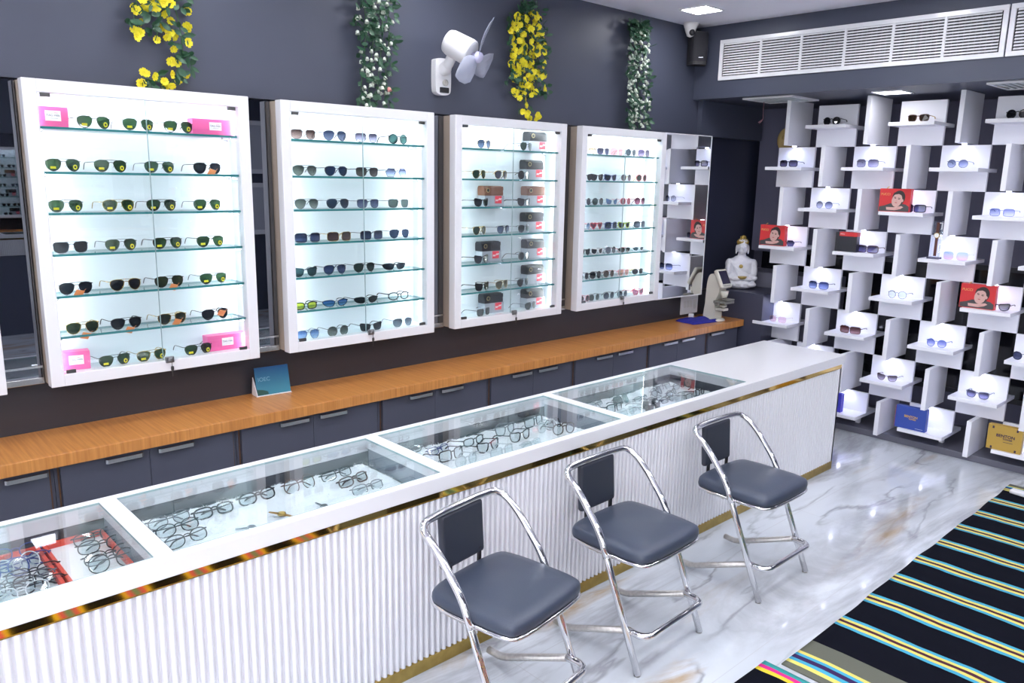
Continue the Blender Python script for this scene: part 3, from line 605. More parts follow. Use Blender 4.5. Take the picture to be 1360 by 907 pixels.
cb(X0, SOL, YF+.06, YB-.055, WZ-.012, WZ, b=wl); cb(X0, SOL, YF+.0325, YF+.040, WZ, .757, b=wl); cb(X0, SOL, YB-.040, YB-.032, WZ, .757, b=wl); cb(SOL, SOL+.012, YF+.04, YB-.04, WZ, .757, b=wl)
wl.build('display_well', mat('well_lining', (.055, .062, .075), .35), t)
for a, b in DIV: cb(a+.010, b-.010, YF+.042, YB-.042, WZ, .774).build('well_partition', mat('slate_partition', (.22, .24, .30), .4), t)
sx = 5.312
bd = MB(); cb(X0, sx, YF+.055, YB-.02, 0.0, WZ-.013, b=bd); cb(SOL+.013, sx, YF+.055, YB-.02, WZ-.013, .756, b=bd); cb(X0, sx, YF+.0185, YF+.055, 0, .756, b=bd); bd.build('body', WHITE_M, t)
# fluted front: half-round ribs
prof = []; p = .0290; x = X0
RIB = [(0, 0.), (.06, -.0010), (.10, -.0065), (.15, -.0100), (.23, -.0125), (.35, -.0138), (.47, -.0138), (.59, -.0125), (.67, -.0100), (.72, -.0065), (.76, -.0010), (.82, 0.)]
while x < sx-.001:
    for k, d in RIB: prof.append((min(x+p*k, sx), d))
    x += p
prof.append((sx, 0.)); fl = MB(); lo = [fl.bm.verts.new((a-cx, YF+.0180+b-cy, .055)) for a, b in prof]; hi = [fl.bm.verts.new((a-cx, YF+.0180+b-cy, .729)) for a, b in prof]
for k in range(len(prof)-1):
    f = fl.bm.faces.new([lo[k], lo[k+1], hi[k+1], hi[k]]); f.smooth = 2 <= k % 12 <= 8
fl.build('fluted_front', mat('fluted_white', (.80, .80, .84), .36), t, fix=False)
cb(X0, sx+.001, YF+.0055, YF+.0325, .7315, .7565).build('gold_strip', GOLDM, t)
cb(X0, sx+.002, YF+.0035, YF+.0325, .7285, .7315).build('gold_lip', GOLDB, t)
cb(X0, sx+.001, YF+.0025, YF+.0325, 0, .055, .001).build('gold_base', GOLDB, t)

# white fur bedding in three bays
FUR = mat('white_fur', (.82, .87, .90), .95, spec=.1)
from mathutils import noise as mnoise
def fur(a, b, label):
    bm = MB().bm; nx, ny = 120, 62; x0, x1, y0, y1 = a+.004, b-.004, YF+.046, YB-.046; V = []
    for j in range(ny+1):
        rowv = []
        for i in range(nx+1):
            x = x0+(x1-x0)*i/nx; y = y0+(y1-y0)*j/ny
            e = min(1, min(i, nx-i, j*1.5, (ny-j)*1.5)/5.); q = Vector((x*9, y*9, 1.3))
            z = WZ+.002 + e*(.029 + .010*mnoise.fractal(q, 1., 2., 4) + .005*mnoise.noise(Vector((x*70, y*70, 3))))
            rowv.append(bm.verts.new((x-(a+b)/2, y-cy, max(WZ+.001, z))))
        V.append(rowv)
    for j in range(ny):
        for i in range(nx): bm.faces.new((V[j][i], V[j][i+1], V[j+1][i+1], V[j+1][i])).smooth = True
    rnd = random.Random(int(a*100))
    for _ in range(4200):
        j = rnd.randrange(2, ny-1); i = rnd.randrange(2, nx-1); p = V[j][i].co; an = rnd.random()*2*pi; L = rnd.uniform(.008, .018); d = Vector((cos(an), sin(an), rnd.uniform(.25, .9))).normalized()*L; s = Vector((-sin(an), cos(an), 0))*.0011
        bm.faces.new([bm.verts.new(p-s), bm.verts.new(p+s), bm.verts.new(p+d)])
    me = bpy.data.meshes.new('fur'); bm.to_mesh(me); bm.free(); me.materials.append(FUR)
    o = obj('fur_bedding', me, None, ((a+b)/2, cy, 0)); tag(o, label, 'fur', kind='stuff'); return o
BAY = [(X0, .742), (.800, 1.846), (1.908, 2.972), (3.036, SOL)]
fur(*BAY[1], 'white fluffy fur under the glasses in the second glass bay of the counter')
fur(*BAY[2], 'white fluffy fur under the glasses in the third glass bay of the counter')
fur(*BAY[3], 'white fluffy fur under the glasses in the fourth glass bay by the solid top')
# red-edged trays in the first bay
REDT = mat('red_tray_edge', (.75, .07, .035), .45)
def tray(x0, x1, label):
    xc = (x0+x1)/2; h = (x1-x0)/2; y0, y1 = YF+.052-cy, YB-.050-cy
    t = thing('display_tray', label, 'tray', (xc, cy, WZ), group='red-edged trays in the first bay')
    MB().box(-h+.012, h-.012, y0+.012, y1-.012, .004, .014).build('white_pad', PRINTW, t)
    MB().box(-h, -h+.012, y0, y1, 0, .035, .001).box(h-.012, h, y0, y1, 0, .035, .001).box(-h+.012, h-.012, y0, y0+.012, 0, .035, .001).box(-h+.012, h-.012, y1-.012, y1, 0, .035, .001).box(-h+.012, h-.012, y0+.012, y1-.012, 0, .004).build('red_rim', REDT, t)
tray(.549, .741, 'white tray with a red rim holding five eyeglasses beside the first divider bar')
tray(.335, .541, 'white tray with a red rim at the near end, crowded with eyeglasses')
tray(.10, .327, 'third white tray with a red rim, cut off by the edge of the view')

BAYN = ['first', 'second', 'third', 'fourth']
cnt = {}
def cg(bay, u, v, kind, thick, fc, words, rz=0., lens=CLR, z=None, folded=False, tilt=-.35, cat='eyeglasses', sc_=1.):
    z = z if z is not None else WZ+.032
    p = onz(u, v, z+.022); k = cnt.get(bay, 0); cnt[bay] = k+1
    lab = f"{words} {cat} {CGW[bay]}"
    base = lab; n = 2
    while lab in USED:
        lab = base + ', ' + ORD[n-1] + ' such pair from the near end'; n += 1
    USED.add(lab)
    glasses(kind, thick, fc, lens, (p.x, p.y, z), rz, lab, cat, f"glasses under the counter glass, {BAYN[bay]} bay", sc_*(1.14 if bay < 2 else 1.02), folded, tilt*(1.6 if folded else .5))
USED = set()
CGW = ['in the red-rimmed trays', 'on fur in the second bay', 'on fur in the third bay', 'on fur in the fourth bay']
TZ = WZ+.0145
# first bay: rows in the two trays
for k, (u, v) in enumerate(((131, 711), (138, 724), (148, 737), (152, 748), (162, 764))):
    cg(0, u, v, ['rect', 'oval', 'oval', 'round', 'rect'][k], 'thin', ['gun', 'black', 'gun', 'black', 'teal'][k], ['dark slim', 'black oval', 'grey oval', 'black round', 'teal'][k], radians([4, -6, 5, -3, 7][k]), z=TZ, folded=True, sc_=1.05)
for k, (u, v) in enumerate(((22, 735), (35, 745), (26, 754), (46, 760), (40, 772), (14, 780), (52, 777), (30, 788), (8, 762))):
    cg(0, u, v, ['oval', 'rect', 'round', 'rect', 'oval', 'rect', 'rect', 'oval', 'round'][k], 'thin', ['blue', 'blue', 'clear', 'gun', 'grey', 'black', 'black', 'clear', 'blue'][k], ['blue-rimmed', 'slim blue-rimmed', 'clear-rimmed', 'dark grey-rimmed', 'grey oval', 'black oblong', 'small black', 'clear oval', 'round blue'][k], radians(random.uniform(-14, 14)), z=TZ+.004*(k % 3), folded=True, sc_=1.05)
# second bay
for u, v, kd, th, fc, wd, a in ((228.7, 690.4, 'oval', 'thin', 'grey', 'grey oval', 6), (239.5, 701, 'oval', 'thin', 'gun', 'dark oval', 4), (251.8, 715, 'oval', 'thin', 'black', 'black oval', 8), (287.3, 678, 'rect', P_, 'gun', 'thick slate-rimmed', 2), (346, 659.6, 'oval', P_, 'black', 'black-and-white', 6),
        (403, 645, 'round', 'thin', 'brown', 'brown-rimmed', 8), (451, 628.7, 'rect', 'thin', 'black', 'black oblong', 6), (474, 636.4, 'rect', P_, 'brown', 'dark brown', 10), (492.7, 646.6, 'rect', 'thin', 'grey', 'pale grey', 4)):
    cg(1, u, v, kd, th, fc, wd, radians(a), folded=True, sc_=1.05)
# third bay
for u, v, kd, th, fc, wd, a in ((586, 595.5, 'rect', 'thin', 'blue', 'blue-rimmed', 8), (602.5, 604.5, 'square', P_, 'gun', 'thick dark grey', 6), (622, 613, 'round', P_, 'clear', 'clear-rimmed', 4), (631.6, 585, 'rect', P_, 'gun', 'slate oblong', 6), (651.5, 593.5, 'wayfarer', P_, 'black', 'bold black', 6), (670, 601, 'square', P_, 'clear', 'clear square', 5),
        (674, 571.7, 'wayfarer', P_, 'grey', 'grey', 8), (693.8, 579.7, 'wayfarer', P_, 'black', 'black', 6), (709.7, 587.6, 'rect', 'thin', 'clear', 'clear oblong', 4), (712, 560.4, 'square', P_, 'gun', 'dark square', 8), (728, 567.8, 'round', P_, 'clear', 'clear round', 2), (750.7, 571.4, 'round', P_, 'black', 'big black round', -12), (739, 563.5, 'round', 'thin', 'black', 'black round', 10), (563, 592, 'rect', 'thin', 'gun', 'slim dark', 0)):
    cg(2, u, v, kd, th, fc, wd, radians(a), folded=th == 'thin', sc_=1.05)
# fourth bay
for u, v, kd, th, fc, wd, a, ln in ((795, 536, 'rect', 'thin', 'grey', 'grey oblong', 6, CLR), (819, 542, 'square', P_, 'gun', 'dark square', 5, CLR), (830, 531, 'big', 'thin', 'gun', 'green-grey tinted', 8, ('#7a9494',)), (848, 540, 'rect', 'thin', 'clear', 'clear oblong', 4, CLR), (855, 528, 'rect', 'thin', 'grey', 'slim grey', 4, CLR),
        (876, 520, 'round', 'thin', 'gun', 'round dark', 10, CLR), (884, 513, 'square', 'thin', 'grey', 'square grey', -5, CLR), (896, 520, 'oval', 'thin', 'black', 'black oval', 14, CLR), (873, 529, 'rect', 'thin', 'gun', 'dark oblong', -4, CLR), (890, 529, 'rect', 'thin', 'black', 'black oblong', 2, CLR), (905, 511, 'oval', 'thin', 'gun', 'dark oval', 8, CLR),
        (921, 524.5, 'rect', P_, 'gun', 'thick slate', 6, CLR), (931, 520.5, 'oval', P_, 'black', 'thick black', 6, CLR), (864, 537, 'wayfarer', P_, 'grey', 'grey tinted', 4, ('#5c6c70',)), (870, 542.5, 'wayfarer', P_, 'black', 'black tinted', 2, ('#222a2e',)), (908, 527, 'square', 'thin', 'clear', 'clear square', 8, CLR), (837, 547, 'round', 'thin', 'clear', 'clear round', 3, CLR)):
    cg(3, u, v, kd, th, fc, wd, radians(a), ln, folded=th == 'thin')
# three watches lying on the fur of the second bay
def watch(u, v, face, strap, label, a, L=.11):
    p = onz(u, v, WZ+.046); t = thing('wrist_watch', label, 'watch', (p.x, p.y, WZ+.0345), radians(a), 'watches in the second glass bay')
    MB().lathe([(.015, 0), (.016, .002), (.016, .006), (.014, .008)], (0, 0, .004), 22).build('watch_case', STEEL if face != 'gold' else mat('frame_gold'), t)
    MB().lathe([(.012, 0), (.012, .0006)], (0, 0, .0122), 20).build('dial', mat('dial_'+face, {'gold': '#d8b45a', 'grey': '#59646c', 'dark': '#3a3d40'}[face], .3), t)
    for s in (-1, 1): MB().prism([(s*.014, -.006), (s*.03, -.005), (s*L/2, -.003), (s*L/2, .003), (s*.03, .005), (s*.014, .006)], lambda x, y, q: Vector((x, y, q-abs(x)*.02)), .005, .008).build('strap', strap, t)
watch(374, 681, 'gold', mat('watch_gold', '#b98a3c', .3, .8), 'gold bracelet watch lying on white fur between two eyeglasses', 118)
watch(334, 699, 'grey', mat('watch_silver', '#b0b4b8', .25, .9), 'small silver watch with a grey dial on white fur by the front rail', 150)
watch(430, 671, 'dark', mat('watch_silver'), 'small silver watch with a dark dial on fur near the middle of the bay', 95)

# ------------------------------------------------------------------ stools
def stool(x, y, rz, label):
    t = thing('bar_stool', label, 'stool', (x, y, 0), rz, 'chrome bar stools in front of the counter')
    hw = .231; r = .0148
    half = [(-hw, 0, .004), (-hw, .184, .446), (-hw, .225, .545), (-hw+.001, .345, .690), (-hw+.004, .440, .757), (-.09, .450, .760)]
    pts = fillet([Vector(p) for p in half] + [Vector((-p[0], p[1], p[2])) for p in reversed(half)], [.004, .08, .06, .085, .02, .02, .085, .06, .08, .004], 8)
    # the bent tube in three lengths: each leg up to the seat, then the arm and top rail
    k0 = max(i for i, p in enumerate(pts[:len(pts)//2]) if p.z < .46); k1 = len(pts)-1-k0
    MB().tube(pts[:k0+1], r, 14).build('leg', CHROME, t); MB().tube(pts[k1:], r, 14).build('leg', CHROME, t)
    MB().tube(pts[k0:k1+1], r, 14).build('arm_rail', CHROME, t)
    for s in (-1, 1): MB().lathe([(.0135, 0), (.0138, .012)], (s*hw, .003, 0), 14).build('foot_cap', WORN, t)
    # seat: rounded trapezoid cushion with a chrome rim under it
    o = smooth_closed([(-.222, .20), (-.214, .06), (-.175, .012), (0, .002), (.175, .012), (.214, .06), (.222, .20), (.216, .345), (.180, .410), (0, .424), (-.180, .410), (-.216, .345)], 4)
    b = MB(); rings = []
    for sc2, z in ((.965, .446), (1., .452), (1.008, .464), (1.0, .482), (.975, .492), (.92, .499), (.75, .505), (.4, .508), (.15, .509)):
        rings.append([b.bm.verts.new((a*sc2, .21+(c-.21)*sc2, z)) for a, c in o])
    for Aa, Bb in zip(rings, rings[1:]):
        for k in range(len(o)):
            f = b.bm.faces.new([Aa[k], Aa[(k+1) % len(o)], Bb[(k+1) % len(o)], Bb[k]]); f.smooth = True
    b.bm.faces.new(rings[-1]).smooth = True; b.bm.faces.new(rings[0][::-1]); b.build('seat', VINYL, t, (0, 0, .020))
    MB().tube([(a*.985, .21+(c-.21)*.985, .460) for a, c in o], .0085, 8, closed=True).build('seat_rim', CHROME, t)
    MB().tube([(-.225, .19, .458), (.225, .19, .458)], .009, 8).tube([(-.225, .24, .458), (.225, .24, .458)], .009, 8).build('seat_support', WORN, t)
    # back pad hanging below the top rail
    b = MB().box(-.118, .118, -.016, .016, -.108, .108, .014, seg=4); b.build('backrest', VINYL_D, t, (.010, .446, .640), (radians(-4), 0, 0))
    for s in (-1, 1): MB().box(s*.085-.008+.012, s*.085+.008+.012, .424, .434, .432, .56).build('back_strut', BLACK, t)
    # foot rest: U tube round the front, then the worn runners down to the floor behind
    U = fillet([(-.213, .085, .165), (-.213, -.002, .165), (.213, -.002, .165), (.213, .085, .165)], .085, 8)
    for p in U: p.y -= .030*(1-(p.x/.24)**2)
    MB().tube(U, r, 12).build('foot_rest', CHROME, t)
    for s in (-1, 1): MB().tube(fillet([(s*.213, .075, .165), (s*.213, .40, .030), (s*.213, .47, .036)], .05, 6), r, 10).build('floor_runner', WORN, t)
stool(3.495, -2.288, 0, 'chrome bar stool with slate seat, farthest of three from the camera, by the counter end')
stool(2.600, -2.254, radians(2), 'chrome bar stool with slate seat, the middle one of three along the counter')
stool(1.860, -2.262, radians(9), 'chrome bar stool with slate seat, nearest of three to the camera, feet out of view')

# ------------------------------------------------------------------ rugs
def rug(name, x0, x1, y0, y1, m, label, lift=0.):
    bm = MB().bm; nx, ny = 160, 60; V = []; cx_, cy_ = (x0+x1)/2, (y0+y1)/2
    for j in range(ny+1):
        rw = []
        for i in range(nx+1):
            x = x0+(x1-x0)*i/nx; y = y0+(y1-y0)*j/ny
            e = min(i, nx-i, j, ny-j)/4.; e = min(1, e)
            z = .006 + lift + .005*e*(.5+mnoise.noise(Vector((x*2.2, y*3.1, 4.)))) + .0025*e*mnoise.noise(Vector((x*9, y*2, 1)))
            yy = y + (.010*mnoise.noise(Vector((x*4, y0, 8))) if j in (0, ny) else .010*mnoise.noise(Vector((x*4, y0, 8))))
            rw.append(bm.verts.new((x-cx_, yy-cy_, max(.003+lift, z))))
        V.append(rw)
    for j in range(ny):
        for i in range(nx): bm.faces.new((V[j][i], V[j][i+1], V[j+1][i+1], V[j+1][i])).smooth = True
    edge = [V[0][i] for i in range(nx+1)] + [V[j][nx] for j in range(1, ny+1)] + [V[ny][i] for i in range(nx-1, -1, -1)] + [V[j][0] for j in range(ny-1, 0, -1)]
    lo = [bm.verts.new((v.co.x, v.co.y, lift+.0005)) for v in edge]; n = len(edge)
    for k in range(n): bm.faces.new((edge[k], lo[k], lo[(k+1) % n], edge[(k+1) % n]))
    bmesh.ops.recalc_face_normals(bm, faces=bm.faces[:])
    me = bpy.data.meshes.new(name); bm.to_mesh(me); bm.free(); me.materials.append(m); o = obj(name, me, None, (cx_, cy_, 0)); tag(o, label, 'rug'); return cx_
BK, BL, YE, BR, GR, NV, PU, YG = '#0d0f1a', '#4aa3c4', '#dcd070', '#4c2638', '#66685e', '#27346e', '#3d2c58', '#c8c860'
x0 = 2.885; cxr = (x0+5.96)/2
seq = [(0, GR), (.035, YE), (.058, BL), (.080, PU), (.108, BL), (.128, YE), (.150, GR), (.262, BK)]
def band(s, w=.021): return [(s, BL), (s+w, YE), (s+2*w, BR), (s+3*w, YE), (s+4*w, BL), (s+5*w, BK)]
# the band repeats down the length: one ramp holds the near end, a second the repeat
def rug_mat():
    m = stripe_mat('striped_rug', band(.0), .3075, 3.352-cxr); n, l = nodes(m); b = n['Principled BSDF']; src = b.inputs['Base Color'].links[0].from_socket
    tc = n.new('ShaderNodeTexCoord'); sp = n.new('ShaderNodeSeparateXYZ'); l.new(tc.outputs['Object'], sp.inputs[0])
    def ramp(stops, start, span):
        a = n.new('ShaderNodeMath'); a.operation = 'SUBTRACT'; a.inputs[1].default_value = start; l.new(sp.outputs['X'], a.inputs[0])
        d = n.new('ShaderNodeMath'); d.operation = 'DIVIDE'; d.inputs[1].default_value = span; l.new(a.outputs[0], d.inputs[0])
        rp = n.new('ShaderNodeValToRGB'); rp.color_ramp.interpolation = 'CONSTANT'
        while len(rp.color_ramp.elements) < len(stops): rp.color_ramp.elements.new(.5)
        for i, (x, c) in enumerate(stops): rp.color_ramp.elements[i].position = min(.9999, x/span)
        for e, (x, c) in zip(rp.color_ramp.elements, stops): e.color = (*hx(c), 1)
        l.new(d.outputs[0], rp.inputs[0]); return rp.outputs[0]
    def choose(lim, a, bb, op='LESS_THAN'):
        c = n.new('ShaderNodeMath'); c.operation = op; c.inputs[1].default_value = lim; l.new(sp.outputs['X'], c.inputs[0])
        x = n.new('ShaderNodeMix'); x.data_type = 'RGBA'; l.new(c.outputs[0], x.inputs['Factor']); l.new(a, x.inputs['A']); l.new(bb, x.inputs['B']); return x.outputs['Result']
    near = ramp(seq, x0-cxr, .30); far = ramp([(0, YE), (.018, GR), (.03, YE), (.048, NV), (.075, BL), (.095, YE), (.112, GR)], 5.80-cxr, .18)
    c1 = choose(3.18-cxr, src, near); c2 = choose(5.80-cxr, c1, far, 'GREATER_THAN'); l.new(c2, b.inputs['Base Color']); return m
rug('striped_rug', x0, 5.96, -4.6, -2.615, rug_mat(), 'black woven rug with repeated blue and yellow stripe bands on the marble')
PK, PE, YL = '#d8348c', '#e8b48c', '#e0c83c'
cx2 = (-1.2+2.848)/2
m2 = stripe_mat('striped_rug_pink', [(0, YL), (.022, PK), (.046, '#3f9c9c'), (.078, PK), (.102, YL), (.124, BK)], .293, .72-cx2)
rug('striped_rug', -1.2, 2.848, -4.6, -2.56, m2, 'second black rug with yellow and pink bands, its corner overlapping near the camera', .003)
o = thing('cable_box', 'small white plastic box lying on the far end of the striped rug', 'box', (5.76, -2.76, .012), radians(-8))
MB().box(-.028, .028, -.095, .095, 0, .028, .010, seg=3).build('shell', WHITE, o); MB().box(-.016, .016, -.05, .05, .028, .030, .001).build('lid', WHITE_M, o)

# ------------------------------------------------------------------ white lattice of panels, shelves and fins
XP, GY, GZ, PW, PH = 6.35, -.481, 2.587, .3230, .3240
LW = mat('lattice_white', (.84, .84, .90), .4)
lt = thing('lattice_stand', 'tall white lattice of square panels, little shelves and upright fins', 'display stand', (XP, GY, 0))
spots = []
for j in range(1, 10):
    yc = -(j-.5)*PW
    for r_ in range(8):
        zt = GZ-r_*PH
        if (j+r_) % 2 == 0:
            last = r_ == 7
            b = MB().box(0, .026, yc-PW/2+.0005, yc+PW/2-.0005, zt-PH if not last else zt-PH*.5-.02, zt, .0012); pn = b.build('panel', LW, lt)
            MB().box(-.203, .20, yc-PW/2+.001, yc+PW/2-.001, zt-PH*.5-.026, zt-PH*.5, .0015).build('shelf', LW, lt)
            if last: MB().box(.03, .06, yc-.10, yc-.07, .05, zt-PH*.5-.027).build('shelf_foot', LW, lt)
            if r_ > 0:
                MB().lathe([(.013, 0), (.016, .008)], (-.045, yc, zt-.0005-.008+.008), 14).build('spot_light', SPOT, lt)
                spots.append((-.060, yc, zt-.012))
        else:
            zb = zt-PH if r_ < 7 else .0505
            MB().box(-.19, .19, yc-.0165, yc+.0165, zb+(.0095 if r_ < 7 else 0), min(zt, GZ+.042) if r_ else GZ+.040, .0015).build('fin', LW, lt)
for s in spots:
    la = bpy.data.lights.new('lattice_spot', 'SPOT'); la.energy = .42; la.color = (.50, .57, 1.); la.spot_size = radians(150); la.spot_blend = .6; la.shadow_soft_size = .012
    lo_ = bpy.data.objects.new('lattice_spot', la); C.objects.link(lo_); lo_.parent = lt; lo_.location = s; lo_.rotation_euler = (0, radians(-18), 0)
def shelf_top(j, r_): return GZ-r_*PH-PH*.5+.0002
RWN = ['top row', 'second row', 'third row', 'fourth row', 'fifth row', 'sixth row', 'seventh row', 'lowest row']
def lg(j, r_, u, kind, thick, fc, lc, words, cat='sunglasses', sc_=1.12, x=6.225, a=0., **k):
    z = shelf_top(j, r_); lo2, hi2 = -3.4, .2
    for _ in range(40):
        m = (lo2+hi2)/2; d = Vector((x, m, z+.02))-CAM; uu = 680+FPX*d.dot(CR)/d.dot(_f)
        if uu > u: lo2 = m
        else: hi2 = m
    glasses(kind, thick, fc, lc, (x, m, z), -pi/2+a, f"{words} {cat} on a shelf in the {RWN[r_]} of the white lattice", cat, 'glasses shown on the white lattice', sc_, **k)
lg(2, 0, 1104, 'round', P_, 'black', DKB, 'chunky black round'); lg(4, 0, 1219, 'navigator', P_, 'brown', ('#3a2a1c',), 'brown and gold', tcol='gold'); lg(6, 0, 1351, 'round', P_, 'black', DKB, 'large glossy black')
lg(1, 1, 1046.5, 'square', P_, 'black', ('#3a3448', '#9a94b8'), 'thick black square'); lg(3, 1, 1151, 'big', 'thin', 'silver', ('#6a6478', '#b4b0cc'), 'grey lilac square'); lg(5, 1, 1271, 'round', W_, 'gun', ('#6470a0', '#c0c8e8'), 'round blue-grey')
lg(2, 2, 1094, 'round', W_, 'silver', ('#5e6480', '#b8bcd8'), 'round smoky gradient'); lg(4, 2, 1213, 'shield', P_, 'black', ('#2a2c5a', '#8088c8'), 'black one-piece shield'); lg(6, 2, 1330, 'square', W_, 'blue', ('#8c96d8', '#d4d8f4'), 'pale blue rimless square')
lg(1, 3, 1043, 'hex', 'thin', 'black', ('#2c3052', '#8c94c8'), 'black six-sided'); lg(3, 3, 1151, 'shield', P_, 'brown', ('#38304c', '#9c98c8'), 'wide dark shield'); lg(5, 3, 1268, 'big', 'rimless', 'clear', ('#b4cce8', '#f0c8dc'), 'rimless pink and blue')
lg(2, 4, 1086, 'big', 'thin', 'gun', ('#2e4278', '#a4b4e4'), 'dark blue gradient'); lg(4, 4, 1191, 'round', W_, 'gun', CLR, 'thin clear-lensed', 'eyeglasses'); lg(6, 4, 1324, 'wayfarer', P_, 'black', ('#3c3c48', '#9c9cb0'), 'black flat-browed')
lg(1, 5, 1032, 'square', 'rimless', 'gold', ('#e8ccd0',), 'rimless pink'); lg(3, 5, 1128, 'shield', P_, 'brown', ('#5a2c2a', '#c09490'), 'big brown shield'); lg(5, 5, 1243, 'round', 'thin', 'blue', ('#8090d8', '#c8ccf4'), 'round lavender-blue')
lg(4, 6, 1177, 'wayfarer', 'thin', 'brown', ('#5a5058', '#b8b0bc'), 'brown browline'); lg(6, 6, 1297.5, 'navigator', P_, 'grey', ('#4c4c68', '#a8a8d0'), 'grey aviator'); lg(7, 5, 1359, 'round', 'thin', 'black', ('#50587a',), 'dark round')

# carrier bags with a portrait print
SKIN, HAIR, SHIRT = mat('print_skin', (.62, .38, .34), .6), mat('print_hair', (.030, .020, .020), .6), mat('print_shirt', (.060, .058, .062), .6)
LIPS = mat('print_lips', (.45, .10, .11), .6)
def portrait_bag(j, r_, u0, label, x=6.20):
    z = shelf_top(j, r_); yl = GY-(j-1)*PW+.012; w, h, d = .225, .170, .05
    t = thing('paper_bag', label, 'bag', (x, yl-w/2+.012, z), radians(-90), 'red carrier bags with a portrait on the lattice')
    b = MB().box(-w/2, w/2, 0, d, 0, h, .001).build('bag_body', RED, t)
    def E(cx_, cz, rx, rz, y, mi, bm, rot=0.):
        n = 28; bm.bm.faces.new([bm.bm.verts.new((cx_+rx*cos(a)*cos(rot)-rz*sin(a)*sin(rot), y, cz+rx*cos(a)*sin(rot)+rz*sin(a)*cos(rot))) for a in (2*pi*k/n for k in range(n))]).material_index = mi
    q = MB()
    def poly(pts, y, mi): q.bm.faces.new([q.bm.verts.new((a, y, c)) for a, c in pts]).material_index = mi
    cx_, cz = .022, .092
    poly([(-w/2+.004, .004), (w/2-.004, .004), (w/2-.004, .040), (.085, .056), (.05, .062), (-.03, .062), (-.07, .045), (-w/2+.004, .036)], -.0006, 2)
    E(cx_+.007, cz+.010, .046, .056, -.0009, 1, q, -.22); E(cx_-.004, cz-.006, .037, .050, -.0012, 0, q, -.22)
    poly([(cx_-.040, cz+.020), (cx_-.030, cz+.048), (cx_+.004, cz+.062), (cx_+.040, cz+.046), (cx_+.042, cz+.012), (cx_+.028, cz+.030), (cx_+.006, cz+.040), (cx_-.022, cz+.034)], -.0015, 1)
    E(cx_+.036, cz-.008, .007, .011, -.0011, 0, q)
    for s in (-1, 1):
        E(cx_-.004+s*.014, cz+.006-s*.003, .008, .0028, -.0016, 1, q, -.2); E(cx_-.004+s*.015, cz+.013-s*.003, .010, .0017, -.0016, 1, q, -.2)
    E(cx_-.007, cz-.010, .0036, .0075, -.0015, 3, q); E(cx_-.007, cz-.010, .0030, .0072, -.0016, 0, q); E(cx_-.010, cz-.024, .0095, .0032, -.0016, 3, q, -.15)
    poly([(-.052, .014), (-.056, .034), (.0, .034), (.055, .044), (.070, .036), (.048, .022), (.01, .012)], -.0018, 0)
    for k in range(3): poly([(.0+.01*k, .0145+.006*k), (.052-.004*k, .027+.005*k), (.052-.004*k, .0278+.005*k), (.0+.01*k, .0153+.006*k)], -.002, 3)
    q.build('portrait_print', [SKIN, HAIR, SHIRT, LIPS], b, fix=False)
    text_obj('lettering', 'PUCCI', .024, GOLDINK, b, (-.068, -.0012, .128), (pi/2, 0, 0))
    hd = MB()
    for s in (-1, 1): hd.tube(fillet([(s*.055-.012, .006, h-.020), (s*.055-.006, .004, h+.008), (s*.055+.006, .006, h+.014)], .01, 4), .003, 6)
    hd.build('rope_handle', GOLDINK, t)
portrait_bag(4, 2, 1161, 'red paper bag with a portrait in the third row, beside the black shield sunglasses')
portrait_bag(1, 3, 1005, 'red paper bag with a portrait at the lattice edge, above the white statue')
portrait_bag(6, 4, 1267, 'red paper bag with a portrait in the fifth row, beside black flat-browed sunglasses')
def flatbox(name, j, r_, w, h, d, m, label, cat, x=6.19, dy=0.):
    z = shelf_top(j, r_); yl = GY-(j-1)*PW+dy
    t = thing(name, label, cat, (x, yl-w/2, z), radians(-90)); MB().box(-w/2, w/2, 0, d, 0, h, .0015).build('box_body', m, t); return t
t = flatbox('eyewear_case', 3, 3, .170, .150, .055, mat('black_case', (.012, .012, .02), .35), 'black upright case with a red top band in the fourth row of the lattice', 'case', dy=.004)
o = MB().box(-.055, .0855, -.0012, .056, .120, .1512, .0003).build('red_band', RED, t); text_obj('lettering', 'PUCCI', .012, PRINTW, o, (-.030, -.002, .136), (pi/2, 0, 0))
BLUEB = mat('royal_blue_box', (.035, .075, .36), .45); OCHRE = mat('ochre_box', (.46, .29, .05), .5)
t = flatbox('eyewear_box', 5, 7, .222, .172, .05, BLUEB, 'royal blue box with gold print and a red edge in the lowest row', 'box', x=6.17, dy=.030)
MB().box(-.1125, -.1110, .0, .05, .002, .170).build('red_edge', RED, t)
a_ = text_obj('lettering', 'BENTON', .024, GOLDINK, t, (.002, -.001, .098), (pi/2, 0, 0), bold=.0006); text_obj('lettering', 'TOWER', .015, GOLDINK, t, (.014, -.001, .080), (pi/2, 0, 0), bold=.0004)
MB().box(.040, .095, -.001, 0, .014, .017).build('fine_print', mat('pale_print', (.5, .55, .7), .5), t)
t = flatbox('eyewear_box', 3, 7, .16, .150, .05, mat('ultramarine_box', (.07, .06, .55), .4), 'ultramarine box half hidden behind the end of the counter', 'box', dy=-.02)
MB().box(-.06, .06, -.0012, 0, .05, .10).build('printed_panel', BLUEB, t)
t = flatbox('eyewear_box', 7, 7, .215, .178, .05, OCHRE, 'ochre box with dark print and corner studs in the lowest row', 'box', x=6.17, dy=.040)
INK = mat('dark_print', (.05, .03, .06), .5)
text_obj('lettering', 'BENTON', .029, INK, t, (.006, -.001, .106), (pi/2, 0, 0), bold=.0008); text_obj('lettering', 'TOWER', .017, INK, t, (.020, -.001, .085), (pi/2, 0, 0), bold=.0005)
MB().box(-.005, .055, -.001, 0, .063, .066).build('fine_print', INK, t)
